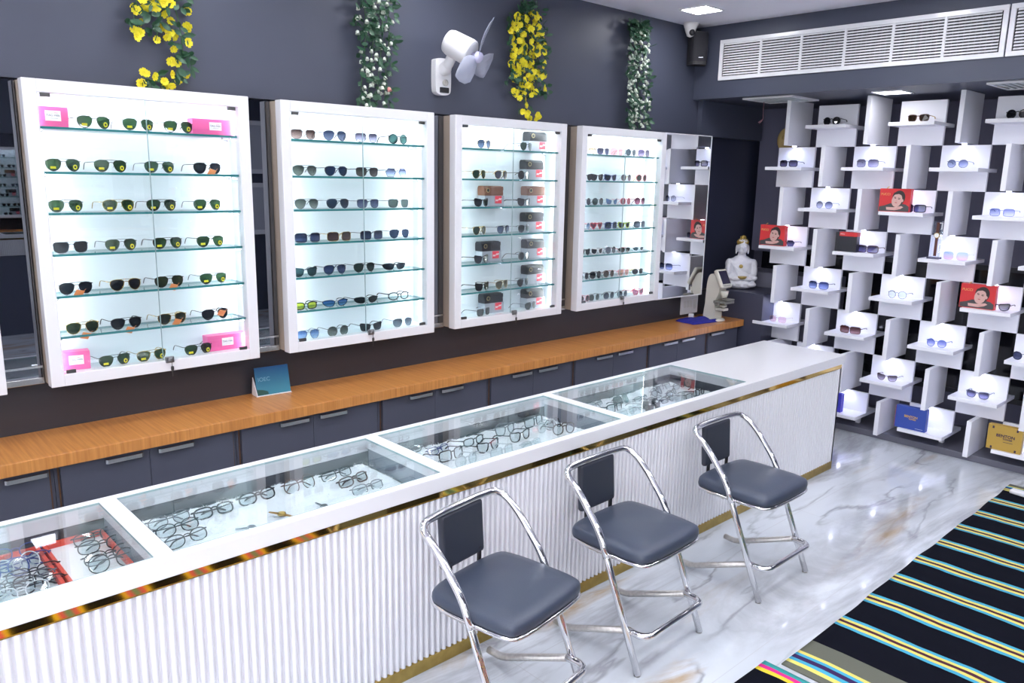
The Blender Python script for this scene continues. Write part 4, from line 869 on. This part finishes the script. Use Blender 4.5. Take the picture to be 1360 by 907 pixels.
for a, c in ((-.075, .160), (.075, .162), (-.075, .014), (.075, .014)): MB().box(a-.006, a+.006, -.003, 0, c-.009, c+.009, .002).build('corner_stud', INK, t)
# wrist watch in an acrylic stand
t = thing('watch_stand', 'watch with a brown strap upright in a clear acrylic stand, fourth row', 'watch stand', (6.20, -1.865, shelf_top(5, 3)), radians(-90))
MB().box(-.042, .042, -.03, .03, 0, .014, .002).build('base', mat('smoky_base', (.10, .10, .16), .2), t)
AC = glassy('acrylic', (.92, .94, .98), 1.45)
MB().box(-.030, .030, .012, .016, .014, .270).box(-.030, -.027, -.014, .012, .014, .270).box(.027, .030, -.014, .012, .014, .270).build('acrylic_column', AC, t)
STR = mat('brown_strap', (.10, .03, .022), .5)
MB().box(-.010, .010, .004, .008, .020, .262, .001).build('strap', STR, t)
wc = MB().lathe([(.020, 0), (.021, .003), (.020, .007)], (0, .004, .170), 24, mtx=Matrix.Rotation(pi/2, 3, 'X')).build('watch_case', mat('frame_gold'), t)
MB().lathe([(.016, 0), (.016, .0006)], (0, -.0034, .170), 24, mtx=Matrix.Rotation(pi/2, 3, 'X')).build('dial', PRINTW, wc)
MB().box(.012, .032, -.004, .004, .255, .262).box(.026, .032, -.004, .0, .215, .258).build('tag_clip', PRINTW, t)

# ------------------------------------------------------------------ corner: pedestal, statue, lens meter, cloth, socket
o = MB().box(6.158, 6.60, -.560, -.001, 0, 1.035, .003).build('pedestal', mat('pedestal_navy', (.050, .053, .085), .38)); tag(o, 'dark navy square pedestal under the white statue in the corner', 'pedestal')
STONE = noise_mat('white_resin', (.78, .78, .82), (.70, .70, .76), 40, .35)
bx, by, bz = 6.345, -.215, 1.035
t = thing('buddha_statue', 'white seated meditating statue with gold hair on the dark pedestal', 'statue', (bx, by, bz), radians(-50))
b = MB()    # front is local -y
def e(c, r, rot=None): b.ell(c, r, 0, 24, 16, rot)
def RX(a, ax): return Matrix.Rotation(radians(a), 3, ax)
e((0, 0, .030), (.112, .100, .034)); e((0, -.035, .055), (.110, .075, .034)); e((0, .010, .10), (.100, .078, .075)); e((0, .015, .18), (.108, .074, .085))
e((0, .018, .232), (.125, .066, .050)); e((0, .018, .262), (.075, .052, .036))
for s in (-1, 1):
    e((s*.104, .012, .215), (.036, .046, .052)); e((s*.112, -.002, .160), (.030, .044, .075)); e((s*.096, -.050, .105), (.036, .052, .030), RX(s*28, 'Z')); e((s*.048, -.088, .094), (.044, .026, .018), RX(s*-14, 'Z'))
    e((s*.080, -.060, .045), (.052, .044, .026), RX(s*-16, 'Z'))
e((0, .012, .300), (.036, .034, .040)); e((0, .0, .368), (.050, .054, .064)); e((0, -.020, .342), (.038, .034, .036)); e((0, .004, .418), (.043, .047, .028))
e((0, -.056, .362), (.009, .012, .017)); e((0, -.050, .334), (.016, .008, .006))
for s in (-1, 1): e((s*.052, .006, .348), (.009, .015, .042)); e((s*.020, -.047, .376), (.013, .008, .005))
for k in range(6): b.tube([(-.105+.012*k, -.048+.003*k, .235-.02*k), (-.03, -.060-.002*k, .17-.012*k), (.085, -.052, .125-.01*k)], .006, 6)
for k in range(4): b.tube([(-.115, -.02-.018*k, .030+.012*k), (0, -.112+.004*k, .030+.014*k), (.115, -.02-.018*k, .030+.012*k)], .007, 6)
body = b.build('body', STONE, t)
rm = body.modifiers.new('fuse', 'REMESH'); rm.mode = 'VOXEL'; rm.voxel_size = .0045; rm.use_smooth_shade = True
sm = body.modifiers.new('soften', 'SMOOTH'); sm.factor = .5; sm.iterations = 4
GOLDP = noise_mat('gold_paint', (.55, .40, .12), (.40, .27, .06), 60, .4, metal=.6)
hb = MB(); rnd = random.Random(3)
hb.ell((0, .010, .402), (.051, .053, .044)); hb.ell((0, .012, .447), (.025, .025, .022))
for k in range(150):
    th = rnd.uniform(0, 2*pi); ph = rnd.uniform(.05, 1.35); p = Vector((sin(ph)*cos(th)*.050, sin(ph)*sin(th)*.052+.010, .402+cos(ph)*.044))
    if p.y < -.030 and p.z < .412: continue
    hb.ell(p, (.0065,)*3, 0, 8, 6)
for k in range(30):
    th = rnd.uniform(0, 2*pi); ph = rnd.uniform(.0, 1.4); hb.ell((sin(ph)*cos(th)*.026, sin(ph)*sin(th)*.026+.012, .447+cos(ph)*.022), (.006,)*3, 0, 8, 6)
hb.build('curled_hair', GOLDP, t)
MB().lathe([(.017, 0), (.017, .004), (.010, .006)], (-.012, -.064, .205), 18, mtx=Matrix.Rotation(pi/2, 3, 'X')).build('chest_emblem', GOLDP, t)
MB().lathe([(.020, 0), (.036, .012), (.040, .024), (.034, .024)], (0, -.100, .096), 22).build('bowl', GOLDP, t)

CREAM = mat('cream_plastic', (.62, .60, .53), .35)
t = thing('lens_meter', 'cream lens-measuring instrument with a tilted screen at the worktop end', 'instrument', (5.905, -.255, .798), radians(-3))
b = MB(); b.lathe([(.085, 0), (.088, .006), (.082, .016), (.05, .020)], (.0, .0, 0), 28, sx=1.05, sy=1.05).build('base', CREAM, t)
pr = smooth_closed([(.075, .012), (-.030, .012), (-.034, .10), (-.030, .17), (-.055, .23), (-.070, .30), (-.055, .345), (-.010, .395), (.030, .400), (.055, .36), (.066, .27), (.070, .15)], 4)
MB().prism(pr, lambda y, z, q: Vector((q, y, z)), -.050, .050, smooth=False).build('column', CREAM, t)
hd = MB().box(-.070, .070, -.018, .020, -.085, .085, .014, seg=3).build('screen_housing', CREAM, t, (0, -.062, .365), (radians(-28), 0, 0))
MB().box(-.054, .054, -.0205, -.0175, -.052, .066, .001).build('screen', mat('dark_screen', (.02, .018, .05), .12), hd)
for k in range(6): MB().box(-.048+.0165*k, -.038+.0165*k, -.0205, -.0175, -.072, -.064).build('button', mat('grey_button', (.2, .2, .2), .4), hd)
MB().lathe([(.022, 0), (.030, .02), (.036, .06)], (0, -.085, .205), 18).build('nose_cone', CREAM, t)
MB().box(-.075, .062, -.150, -.030, .160, .184, .005).box(-.095, -.070, -.10, -.055, .150, .178, .004).box(-.055, .055, -.155, -.085, .188, .200, .003).build('lens_table', mat('grey_table', (.17, .165, .15), .4), t)
MB().lathe([(.012, 0), (.014, .034), (.028, .036), (.028, .05)], (0, -.085, .095), 18).box(-.035, .035, -.115, -.020, .095, .118, .006).build('lens_support', CREAM, t)
o = thing('power_plug', 'small white plug lying beside the cream instrument', 'plug', (5.80, -.09, .8215), radians(25))
MB().box(-.022, .022, -.022, .022, -.022, .022, .008).build('plug_body', WHITE_M, o); MB().tube(fillet([(.02, 0, 0), (.06, .01, .01), (.10, -.03, -.015), (.13, -.09, -.018)], .03, 5), .0035, 6).build('cable', BLACK, o)
bm = MB().bm; V = []
for j in range(25):
    rw = []
    for i in range(33):
        x = -.165+.33*i/32; y = -.105+.21*j/24
        e_ = min(1, min(i, 32-i, j, 24-j)/3.); rw.append(bm.verts.new((x+.012*mnoise.noise(Vector((y*9, 0, 1))), y+.010*mnoise.noise(Vector((x*8, 3, 1))), .002+e_*(.020+.010*mnoise.fractal(Vector((x*9, y*14, 2)), 1., 2., 3)))))
    V.append(rw)
for j in range(24):
    for i in range(32): bm.faces.new((V[j][i], V[j][i+1], V[j+1][i+1], V[j+1][i])).smooth = True
ed = V[0][:] + [V[j][32] for j in range(1, 25)] + V[24][31::-1] + [V[j][0] for j in range(23, 0, -1)]
bm.faces.new([bm.verts.new((v.co.x, v.co.y, .0003)) for v in ed][::-1])
me = bpy.data.meshes.new('cloth'); bm.to_mesh(me); bm.free(); me.materials.append(noise_mat('blue_cloth', (.018, .020, .30), (.012, .014, .22), 200, .85, bump=.2))
o = obj('folded_cloth', me, None, (5.735, -.205, .7985), (0, 0, radians(-8))); tag(o, 'folded royal blue cloth on the far end of the wooden worktop', 'cloth')
t = thing('socket_plate', 'white socket plate on the wall below the tall mirror', 'socket', (5.88, -.001, .912))
MB().box(-.125, .125, -.012, 0, -.088, .088, .003).build('plate', WHITE_M, t)
for k in range(3): MB().box(-.095+k*.045, -.060+k*.045, -.016, -.0122, -.03, .03, .002).build('switch', mat('switch_white', (.72, .72, .72), .4), t)
MB().box(.050, .105, -.015, -.0122, -.045, .035, .003).build('outlet', mat('switch_white'), t)

# brochure stand on the worktop
t = thing('brochure_stand', 'teal-blue leaning card in a white stand on the wooden worktop', 'brochure', (1.905, -.085, .7985), radians(-4))
def card_mat():
    m = mat('card_print', (.02, .12, .25), .25); n, l = nodes(m); b = n['Principled BSDF']; tc = n.new('ShaderNodeTexCoord'); sp = n.new('ShaderNodeSeparateXYZ'); rp = n.new('ShaderNodeValToRGB')
    rp.color_ramp.elements[0].color = (.05, .22, .30, 1); rp.color_ramp.elements[1].color = (.006, .055, .16, 1); l.new(tc.outputs['Generated'], sp.inputs[0]); l.new(sp.outputs['Z'], rp.inputs[0]); l.new(rp.outputs[0], b.inputs['Base Color']); return m
cd = MB().box(-.094, .094, -.002, .002, 0, .150).build('card', card_mat(), t, (0, -.012, .004), (radians(-14), 0, 0))
text_obj('lettering', 'IOEC', .030, mat('pale_teal_print', (.10, .26, .36), .5), cd, (-.048, -.0026, .084), (pi/2, 0, 0))
MB().prism([(-.093, .002), (-.030, .002), (-.034, .018), (-.060, .028), (-.093, .034)], lambda x, z, q: Vector((x, q, z)), -.0027, -.0021).build('printed_island', mat('green_print', (.012, .07, .06), .5), cd)
MB().box(-.100, .096, -.020, .05, 0, .004, .001).prism([(-.034, .004), (.048, .004), (.030, .10)], lambda y, z, q: Vector((q, y, z)), -.101, -.098).build('stand', WHITE_M, t)

# ------------------------------------------------------------------ garlands
LEAFM = noise_mat('leaf_green', (.012, .062, .030), (.030, .10, .05), 30, .5)
YFL = noise_mat('yellow_petal', (.84, .78, .03), (.80, .64, .02), 40, .6); WFL = noise_mat('white_bell', (.74, .78, .70), (.62, .70, .58), 40, .6); STEMM = mat('stem_green', (.05, .14, .04), .6)
def leaf(b, p, n, L, W):
    d = Vector(n).normalized(); s = d.cross(Vector((random.uniform(-.5, .5), -1, random.uniform(-.3, .3)))).normalized(); q = Vector(p); nn = d.cross(s)
    ws = (.0, .75, 1., .8, 0.); pr = None
    for k, wv in enumerate(ws):
        c = q+d*L*k/4-nn*.12*L*(k/4)**2; row_ = (b.bm.verts.new(c-s*W*wv/2), b.bm.verts.new(c+nn*W*.12), b.bm.verts.new(c+s*W*wv/2))
        if pr:
            for a in (0, 1): b.bm.faces.new((pr[a], pr[a+1], row_[a+1], row_[a])).smooth = True
        pr = row_
def flower_y(b, p, R):
    f = Vector((random.uniform(-.8, .8), -1, random.uniform(-.9, .3))).normalized(); u = f.cross(Vector((0, 0, 1))).normalized(); v = u.cross(f); q = Vector(p); off = random.random()*pi
    for k in range(5):
        a = off+2*pi*k/5; d = u*cos(a)+v*sin(a); t_ = -u*sin(a)+v*cos(a)
        pts = [q, q+d*R*.5+t_*R*.50+f*R*.30, q+d*R*.95+t_*R*.40+f*R*.42, q+d*R*1.0-t_*R*.36+f*R*.36, q+d*R*.5-t_*R*.50+f*R*.28]
        b.bm.faces.new([b.bm.verts.new(x) for x in pts]).smooth = False
    b.ell(q+f*R*.25, (R*.2,)*3, 0, 8, 6)
def bell(b, p, R):
    ax = Vector((random.uniform(-.5, .5), random.uniform(-.6, .1), -1)).normalized(); mt = Vector((0, 0, 1)).rotation_difference(ax).to_matrix()
    b.lathe([(R*.25, 0), (R*.7, R*.4), (R*.72, R*1.0), (R*.95, R*1.5), (R*.5, R*1.35)], p, 8, mtx=mt)
def garland(label, strands, flowers, kind, extra_leaf, base):
    t = thing('flower_garland', label, 'garland', base, 0, 'artificial flower garlands hanging on the wall')
    B = Vector(base); st, lf, fw = MB(), MB(), MB()
    for s in strands:
        pts = [p-B for p in s]; st.tube(pts, .0022, 5)
    for p in extra_leaf: leaf(lf, p-B, (random.uniform(-1, 1), random.uniform(-.6, .1), random.uniform(-1, .3)), random.uniform(.035, .065), random.uniform(.018, .030))
    for p in flowers:
        if kind == 'y': flower_y(fw, p-B, random.uniform(.017, .024))
        else: bell(fw, p-B, random.uniform(.0115, .0155))
    st.build('stem', STEMM, t); lf.build('foliage', LEAFM, t, fix=False); fw.build('blossoms', YFL if kind == 'y' else WFL, t, fix=False); return t
def rp_(): return -random.uniform(.03, .09)
def P2(u, v, y=None): return ony(u, v, y if y is not None else rp_())
# first: yellow, drawn from its visible clusters
k = .1433; cl = [(215, 95), (285, 85), (240, 200), (225, 280), (215, 340), (255, 300), (265, 5), (400, 60), (465, 25), (540, 40), (470, 125), (540, 190), (690, 105), (690, 240), (480, 270), (440, 250), (545, 310), (405, 370), (570, 340), (500, 340), (690, 395), (560, 450), (540, 565), (597, 578), (310, 680), (380, 705), (262, 775), (285, 665), (480, 750), (540, 690), (545, 790), (490, 795), (605, 750), (675, 690), (180, 70), (690, 280), (350, 60), (190, 265)]
fl_ = [P2(150+a*k, c*k) for a, c in cl] + [P2(random.uniform(178, 250), random.uniform(-45, 2)) for _ in range(22)]
lv = [P2(150+a*k, c*k) for a, c in ((160, 180), (180, 210), (350, 140), (380, 230), (440, 200), (360, 270), (430, 110), (640, 60), (640, 330), (650, 470), (690, 500), (720, 610), (600, 630), (580, 400), (350, 770), (410, 690), (600, 690), (560, 720), (330, 740), (640, 520), (630, 250), (180, 40), (450, 750), (580, 510))] * 3 + [P2(random.uniform(175, 252), random.uniform(-50, 10)) for _ in range(50)]
sd = [[P2(u, v, -.05) for u, v in ((215, -55), (185, -20), (178, 20), (182, 55))], [P2(u, v, -.05) for u, v in ((215, -55), (225, -15), (238, 30), (243, 70), (240, 96), (228, 110), (205, 108), (188, 100))], [P2(u, v, -.05) for u, v in ((215, -55), (208, 0), (212, 35), (206, 54))]]
garland('yellow flower garland, thin and hook-ended, hanging above the pink-box cabinet', sd, fl_, 'y', lv, P2(215, -55, -.02))
def column(u0, u1, v0, v1, n, taper=0.):
    out = []
    for _ in range(n):
        f = random.random(); w = (u1-u0)/2*(1-taper*f)*(.45+.55*min(1, f*6)); c = (u0+u1)/2; out.append(P2(c+random.uniform(-w, w), v0+(v1-v0)*f))
    return out
fl_ = column(470, 524, -40, 146, 110, .35); sd = [[P2(497+o_+3*sin(v/25), v, -.05) for v in range(-50, 141, 12)] for o_ in (-14, -4, 8, 17)]
garland('white-belled garland hanging above the second cabinet, before the wall fan', sd, fl_, 'w', column(468, 530, -45, 138, 230, .3), P2(497, -52, -.02))
q_ = MB(); bell(q_, P2(516, 116, -.095)-P2(497, -52, -.02), .015); q_.build('pink_bud', mat('pink_bell', (.70, .28, .26), .6), [o for o in C.objects if o.name.startswith('flower_garland')][-1], fix=False)
fl_ = column(677, 725, 14, 126, 150, .1) + [P2(u, v) for u, v in ((685, 126), (688, 121), (695, 118), (697, 132), (698, 140), (694, 148), (699, 153), (703, 157), (701, 150), (713, 152), (716, 155), (712, 157), (690, 130), (711, 122))]
sd = [[P2(u, v, -.05) for u, v in ((700, 1), (690, 40), (690, 90), (694, 125), (700, 150), (708, 159))]] + [[P2(700+o_, v, -.05) for v in range(1, 122, 12)] for o_ in (-8, 4, 13)]
garland('dense yellow flower garland hanging between the wall fan and the fourth cabinet', sd, fl_, 'y', column(674, 728, 2, 125, 210) + [P2(random.uniform(693, 705), random.uniform(0, 20)) for _ in range(25)] + [P2(random.uniform(688, 708), random.uniform(125, 160)) for _ in range(12)], P2(700, 0, -.02))
fl_ = column(832, 864, 40, 170, 135, .1); sd = [[P2(843+o_+(v-25)*.05, v, -.05) for v in range(24, 170, 12)] for o_ in (-7, 0, 9)]
garland('white-belled garland hanging above the colourful cabinet nearest the corner', sd, fl_, 'w', column(832, 864, 28, 170, 250, .1)+column(834, 860, 26, 50, 70), P2(843, 22, -.02))

# ------------------------------------------------------------------ wall fan
t = thing('wall_fan', 'white wall fan with clear blades tilted down, between two garlands', 'fan', (3.100, 0, 2.56))
FW = mat('fan_white', (.78, .78, .80), .35)
b = MB(); rr = smooth_closed([(-.058, .07), (-.05, .098), (0, .105), (.05, .098), (.058, .07), (.058, -.06), (.045, -.098), (0, -.108), (-.045, -.098), (-.058, -.06)], 4)
b.prism(rr, lambda x, z, q: Vector((x, q, z)), -.045, -.001); b.build('wall_bracket', FW, t)
MB().lathe([(.019, 0), (.019, .010), (.015, .012)], (.012, -.045, -.035), 20, mtx=Matrix.Rotation(pi/2, 3, 'X')).box(.008, .016, -.060, -.056, -.05, -.02, .001).build('speed_knob', mat('knob_cream', (.55, .53, .48), .4), t)
MB().box(-.028, .040, -.049, -.0455, -.094, -.062, .004).build('sensor_window', BLACK, t)
mc = ony(607, 62, -.19) - Vector((3.085, 0, 2.56))
ax = (ony(641, 79, -.33) - ony(600, 57, -.16)).normalized()
mt = Vector((0, 0, 1)).rotation_difference(ax).to_matrix()
MB().tube(fillet([(.0, -.03, .03), (.0, -.09, .06), tuple(mc-ax*.02)], .04, 6), .030, 14).ell(Vector((0, -.06, .045)), (.04, .04, .04)).build('swivel_neck', FW, t)
b = MB(); b.lathe([(.045, -.085), (.066, -.080), (.074, -.060), (.078, .065), (.076, .085), (.070, .088)], mc, 28, mtx=mt); b.build('motor_housing', FW, t)
b = MB()
for k in range(14):
    a = 2*pi*k/14; d = mt @ Vector((cos(a), sin(a), 0)); b.tube([mc-ax*.081+d*.030, mc-ax*.081+d*.062], .0025, 5)
b.build('rear_vents', mat('vent_grey', (.35, .35, .37), .5), t)
MB().lathe([(.068, .086), (.066, .092), (.02, .094)], mc, 28, mtx=mt).build('front_plate', mat('fan_grey', (.55, .55, .58), .4), t)
hc = mc+ax*.135; MB().lathe([(.010, -.045), (.010, -.02), (.030, -.018), (.032, .010), (.024, .022), (.008, .026)], hc, 20, mtx=mt).build('hub', mat('hub_lilac', (.50, .50, .68), .25), t)
BLD = mat('clear_blade', (.60, .64, .78), .12); BLD.node_tree.nodes['Principled BSDF'].inputs['Alpha'].default_value = .55
e1 = (Vector((0, 0, 1)) - ax*ax.z).normalized(); e2 = ax.cross(e1)
for k in range(3):
    a = radians(12) + 2*pi*k/3; rd = e1*cos(a)+e2*sin(a); td = ax.cross(rd); b = MB(); pr = None
    for f, w, off in ((.02, .040, 0), (.06, .120, .010), (.11, .165, .016), (.16, .140, .010), (.205, .080, -.006), (.235, .012, -.024)):
        tw = radians(24)*(1-f*2.2); dd = td*cos(tw)+ax*sin(tw); c = hc+rd*f+td*off
        rw = [b.bm.verts.new(c-dd*w/2), b.bm.verts.new(c), b.bm.verts.new(c+dd*w/2)]
        if pr:
            for q in (0, 1): b.bm.faces.new((pr[q], pr[q+1], rw[q+1], rw[q])).smooth = True
        pr = rw
    o = b.build('blade', BLD, t); so = o.modifiers.new('thick', 'SOLIDIFY'); so.thickness = .002

# ------------------------------------------------------------------ ceiling, bulkhead fittings
def lamp_panel(x, y, z, s, label, grp, m=LAMP):
    t = thing('ceiling_light', label, 'ceiling light', (x, y, z), 0, grp)
    MB().box(-s-.012, s+.012, -s-.012, -s, -.008, 0).box(-s-.012, s+.012, s, s+.012, -.008, 0).box(-s-.012, -s, -s, s, -.008, 0).box(s, s+.012, -s, s, -.008, 0).build('rim', WHITE_M, t)
    MB().box(-s, s, -s, s, -.006, -.001).build('diffuser', m, t)
lamp_panel(5.15, -.445, ZC, .105, 'square ceiling light near the dome camera', 'square ceiling lights')
for y in (-1.72, -3.0, -4.3, -5.6):
    for x in (-1.0, -.12, .74, 1.60, 2.46, 3.32, 4.18, 5.04):
        lamp_panel(x, y, ZC, .105, 'square ceiling light outside the view of the photograph', 'square ceiling lights')
for x in (-1.0, .3, 1.6, 2.9):
    lamp_panel(x, -.445, ZC, .105, 'square ceiling light outside the view of the photograph', 'square ceiling lights')
lamp_panel(6.055, -1.495, ZS, .095, 'lit square light under the bulkhead above the lattice', 'lights under the bulkhead', LAMP2)
lamp_panel(6.055, -3.3, ZS, .095, 'lit square light under the bulkhead beyond the frame', 'lights under the bulkhead', LAMP2)
def diffuser(x, y, label):
    t = thing('ceiling_vent', label, 'vent', (x, y, ZS), 0, 'square vents under the bulkhead'); b = MB()
    s = .215
    b.box(-s, s, -s, -s+.02, -.012, 0).box(-s, s, s-.02, s, -.012, 0).box(-s, -s+.02, -s+.02, s-.02, -.012, 0).box(s-.02, s, -s+.02, s-.02, -.012, 0); b.build('frame', WHITE_M, t)
    v = MB()
    for k in range(9): v.box(-s+.02, s-.02, -s+.034+k*.042, -s+.050+k*.042, -.010, -.006)
    v.build('slats', mat('vent_pale', (.66, .70, .72), .5), t); MB().box(-s+.02, s-.02, -s+.02, s-.02, -.004, -.001).build('backing', mat('vent_back', (.30, .33, .35), .6), t)
diffuser(6.07, -.615, 'pale square vent under the bulkhead, by the wall corner')
diffuser(6.07, -2.38, 'pale square vent under the bulkhead, cut off by the frame edge')
def grille(y0, y1, n, label):
    zb, zt = 2.765, 3.072; t = thing('air_grille', label, 'air grille', (5.75, (y0+y1)/2, zb), 0, 'white air grilles on the bulkhead'); h = abs(y1-y0)/2; H = zt-zb; fw = .030
    MB().box(-.014, 0, -h, h, 0, fw, .002).box(-.014, 0, -h, h, H-fw, H, .002).box(-.014, 0, -h, -h+fw, fw, H-fw, .002).box(-.014, 0, h-fw, h, fw, H-fw, .002).build('frame', WHITE, t)
    MB().box(-.001, 0, -h+fw, h-fw, fw, H-fw).build('dark_backing', mat('grille_dark', (.012, .012, .016), .7), t)
    W = 2*h-2*fw
    for i in range(n):
        a = h-fw-W*i/n; c = h-fw-W*(i+1)/n; v = MB()
        for k in range(13):
            z = fw+.010+k*(H-2*fw-.012)/12.4; v.quad([(-.012, c+.008, z-.003), (-.012, a-.008, z-.003), (-.003, a-.008, z+.009), (-.003, c+.008, z+.009)])
            v.quad([(-.012, c+.008, z-.003), (-.012, a-.008, z-.003), (-.012, a-.008, z), (-.012, c+.008, z)])
        v.build('louvres', WHITE_M, t)
        if i: MB().box(-.013, -.001, a-.008, a+.008, fw, H-fw, .001).build('mullion', WHITE, t)
        gx = MB()
        for k in range(10): gx.box(-.0024, -.0014, c+.012+(a-c-.024)*k/9-.002, c+.012+(a-c-.024)*k/9+.002, fw, H-fw)
        gx.build('mesh_bars', mat('mesh_grey', (.10, .10, .115), .6), t)
grille(-.235, -2.275, 6, 'long white louvred air grille in the bulkhead, six sections in full view')
grille(-2.285, -4.32, 6, 'white louvred air grille in the bulkhead, cut off by the frame edge')

t = thing('dome_camera', 'white dome security camera on the ceiling near the corner', 'camera', (5.53, -.09, ZC))
MB().lathe([(.058, 0), (.058, -.012), (.045, -.045), (.041, -.060), (.026, -.098), (.006, -.106)], (0, 0, 0), 28).build('housing', mat('camera_white', (.70, .69, .68), .4), t)
MB().ell((-.012, -.024, -.072), (.025, .022, .027)).build('lens_ball', BLACK, t)
t = thing('wall_speaker', 'black wall loudspeaker in the corner below the dome camera', 'loudspeaker', (5.655, -.085, 3.01), radians(-35))
pr = smooth_closed([(-.062, .055), (.062, .055), (.070, .0), (.055, -.055), (0, -.068), (-.055, -.055), (-.070, .0)], 3)
MB().prism(pr, lambda x, y, q: Vector((x, y, q)), -.125, .125).build('cabinet', BLACKM, t)
pr2 = [(a*1.03, c*1.03) for a, c in pr if c < .01]
MB().prism(pr2, lambda x, y, q: Vector((x, y, q)), -.10, .118).build('grille_cloth', mat('speaker_cloth', (.016, .016, .022), .8), t); MB().box(-.018, .018, -.0725, -.0705, -.075, -.070).build('badge', STEEL, t)
t = thing('hanging_wire', 'tangle of thin pink wire dangling below the bulkhead vent', 'wire', (6.12, -.44, ZS))
b = MB(); b.tube([(0, 0, -.002), (.004, .004, -.05), (-.004, -.002, -.10), (.004, .0, -.145)], .0022, 5)
for k in range(5): b.tube(fillet([(.004, 0, -.145), (-.02-.006*k, .008*k-.012, -.155-.006*k), (-.008*k, .03-.01*k, -.185+.004*k)], .02, 4), .002, 5)
b.build('strand', mat('pink_wire', (.40, .20, .24), .5), t)
# straw mask half hidden behind the lattice
t = thing('wall_mask', 'ochre round ornament peeping out from behind the upper lattice fin', 'ornament', (6.68, -.36, 2.34), radians(-60))
MB().ell((0, 0, 0), (.075, .035, .105)).build('ornament_face', mat('straw', (.50, .36, .14), .7), t); MB().tube([(0, .01, .10), (0, .02, .28)], .002, 5).build('cord', BLACKM, t)
MB().lathe([(.018, 0), (.012, .02)], (-.02, -.030, .02), 10, mtx=Matrix.Rotation(pi/2, 3, 'X')).build('boss', mat('straw'), t)
# column and header end beside the lattice
struct(MB().box(6.86, 6.97, -.28, -.001, 1.34, ZS), 'trim_3', mat('grey_lilac_paint'))
struct(MB().box(5.83, 6.80, -.045, -.0005, 2.346, ZS), 'trim_4', NAVY)

# ------------------------------------------------------------------ light and render settings
wd = bpy.data.worlds.new('world'); sc.world = wd; wd.use_nodes = True
wd.node_tree.nodes['Background'].inputs[0].default_value = (.6, .65, .8, 1); wd.node_tree.nodes['Background'].inputs[1].default_value = .15
vs = sc.view_settings; vs.view_transform = 'Standard'; vs.look = 'None'; vs.gamma = 1; vs.use_curve_mapping = False; vs.exposure = 0.90
cy_ = sc.cycles; cy_.use_denoising = True; cy_.max_bounces = 10; cy_.transparent_max_bounces = 24; cy_.glossy_bounces = 6; cy_.diffuse_bounces = 4; cy_.sample_clamp_indirect = 6; cy_.caustics_reflective = False; cy_.caustics_refractive = False
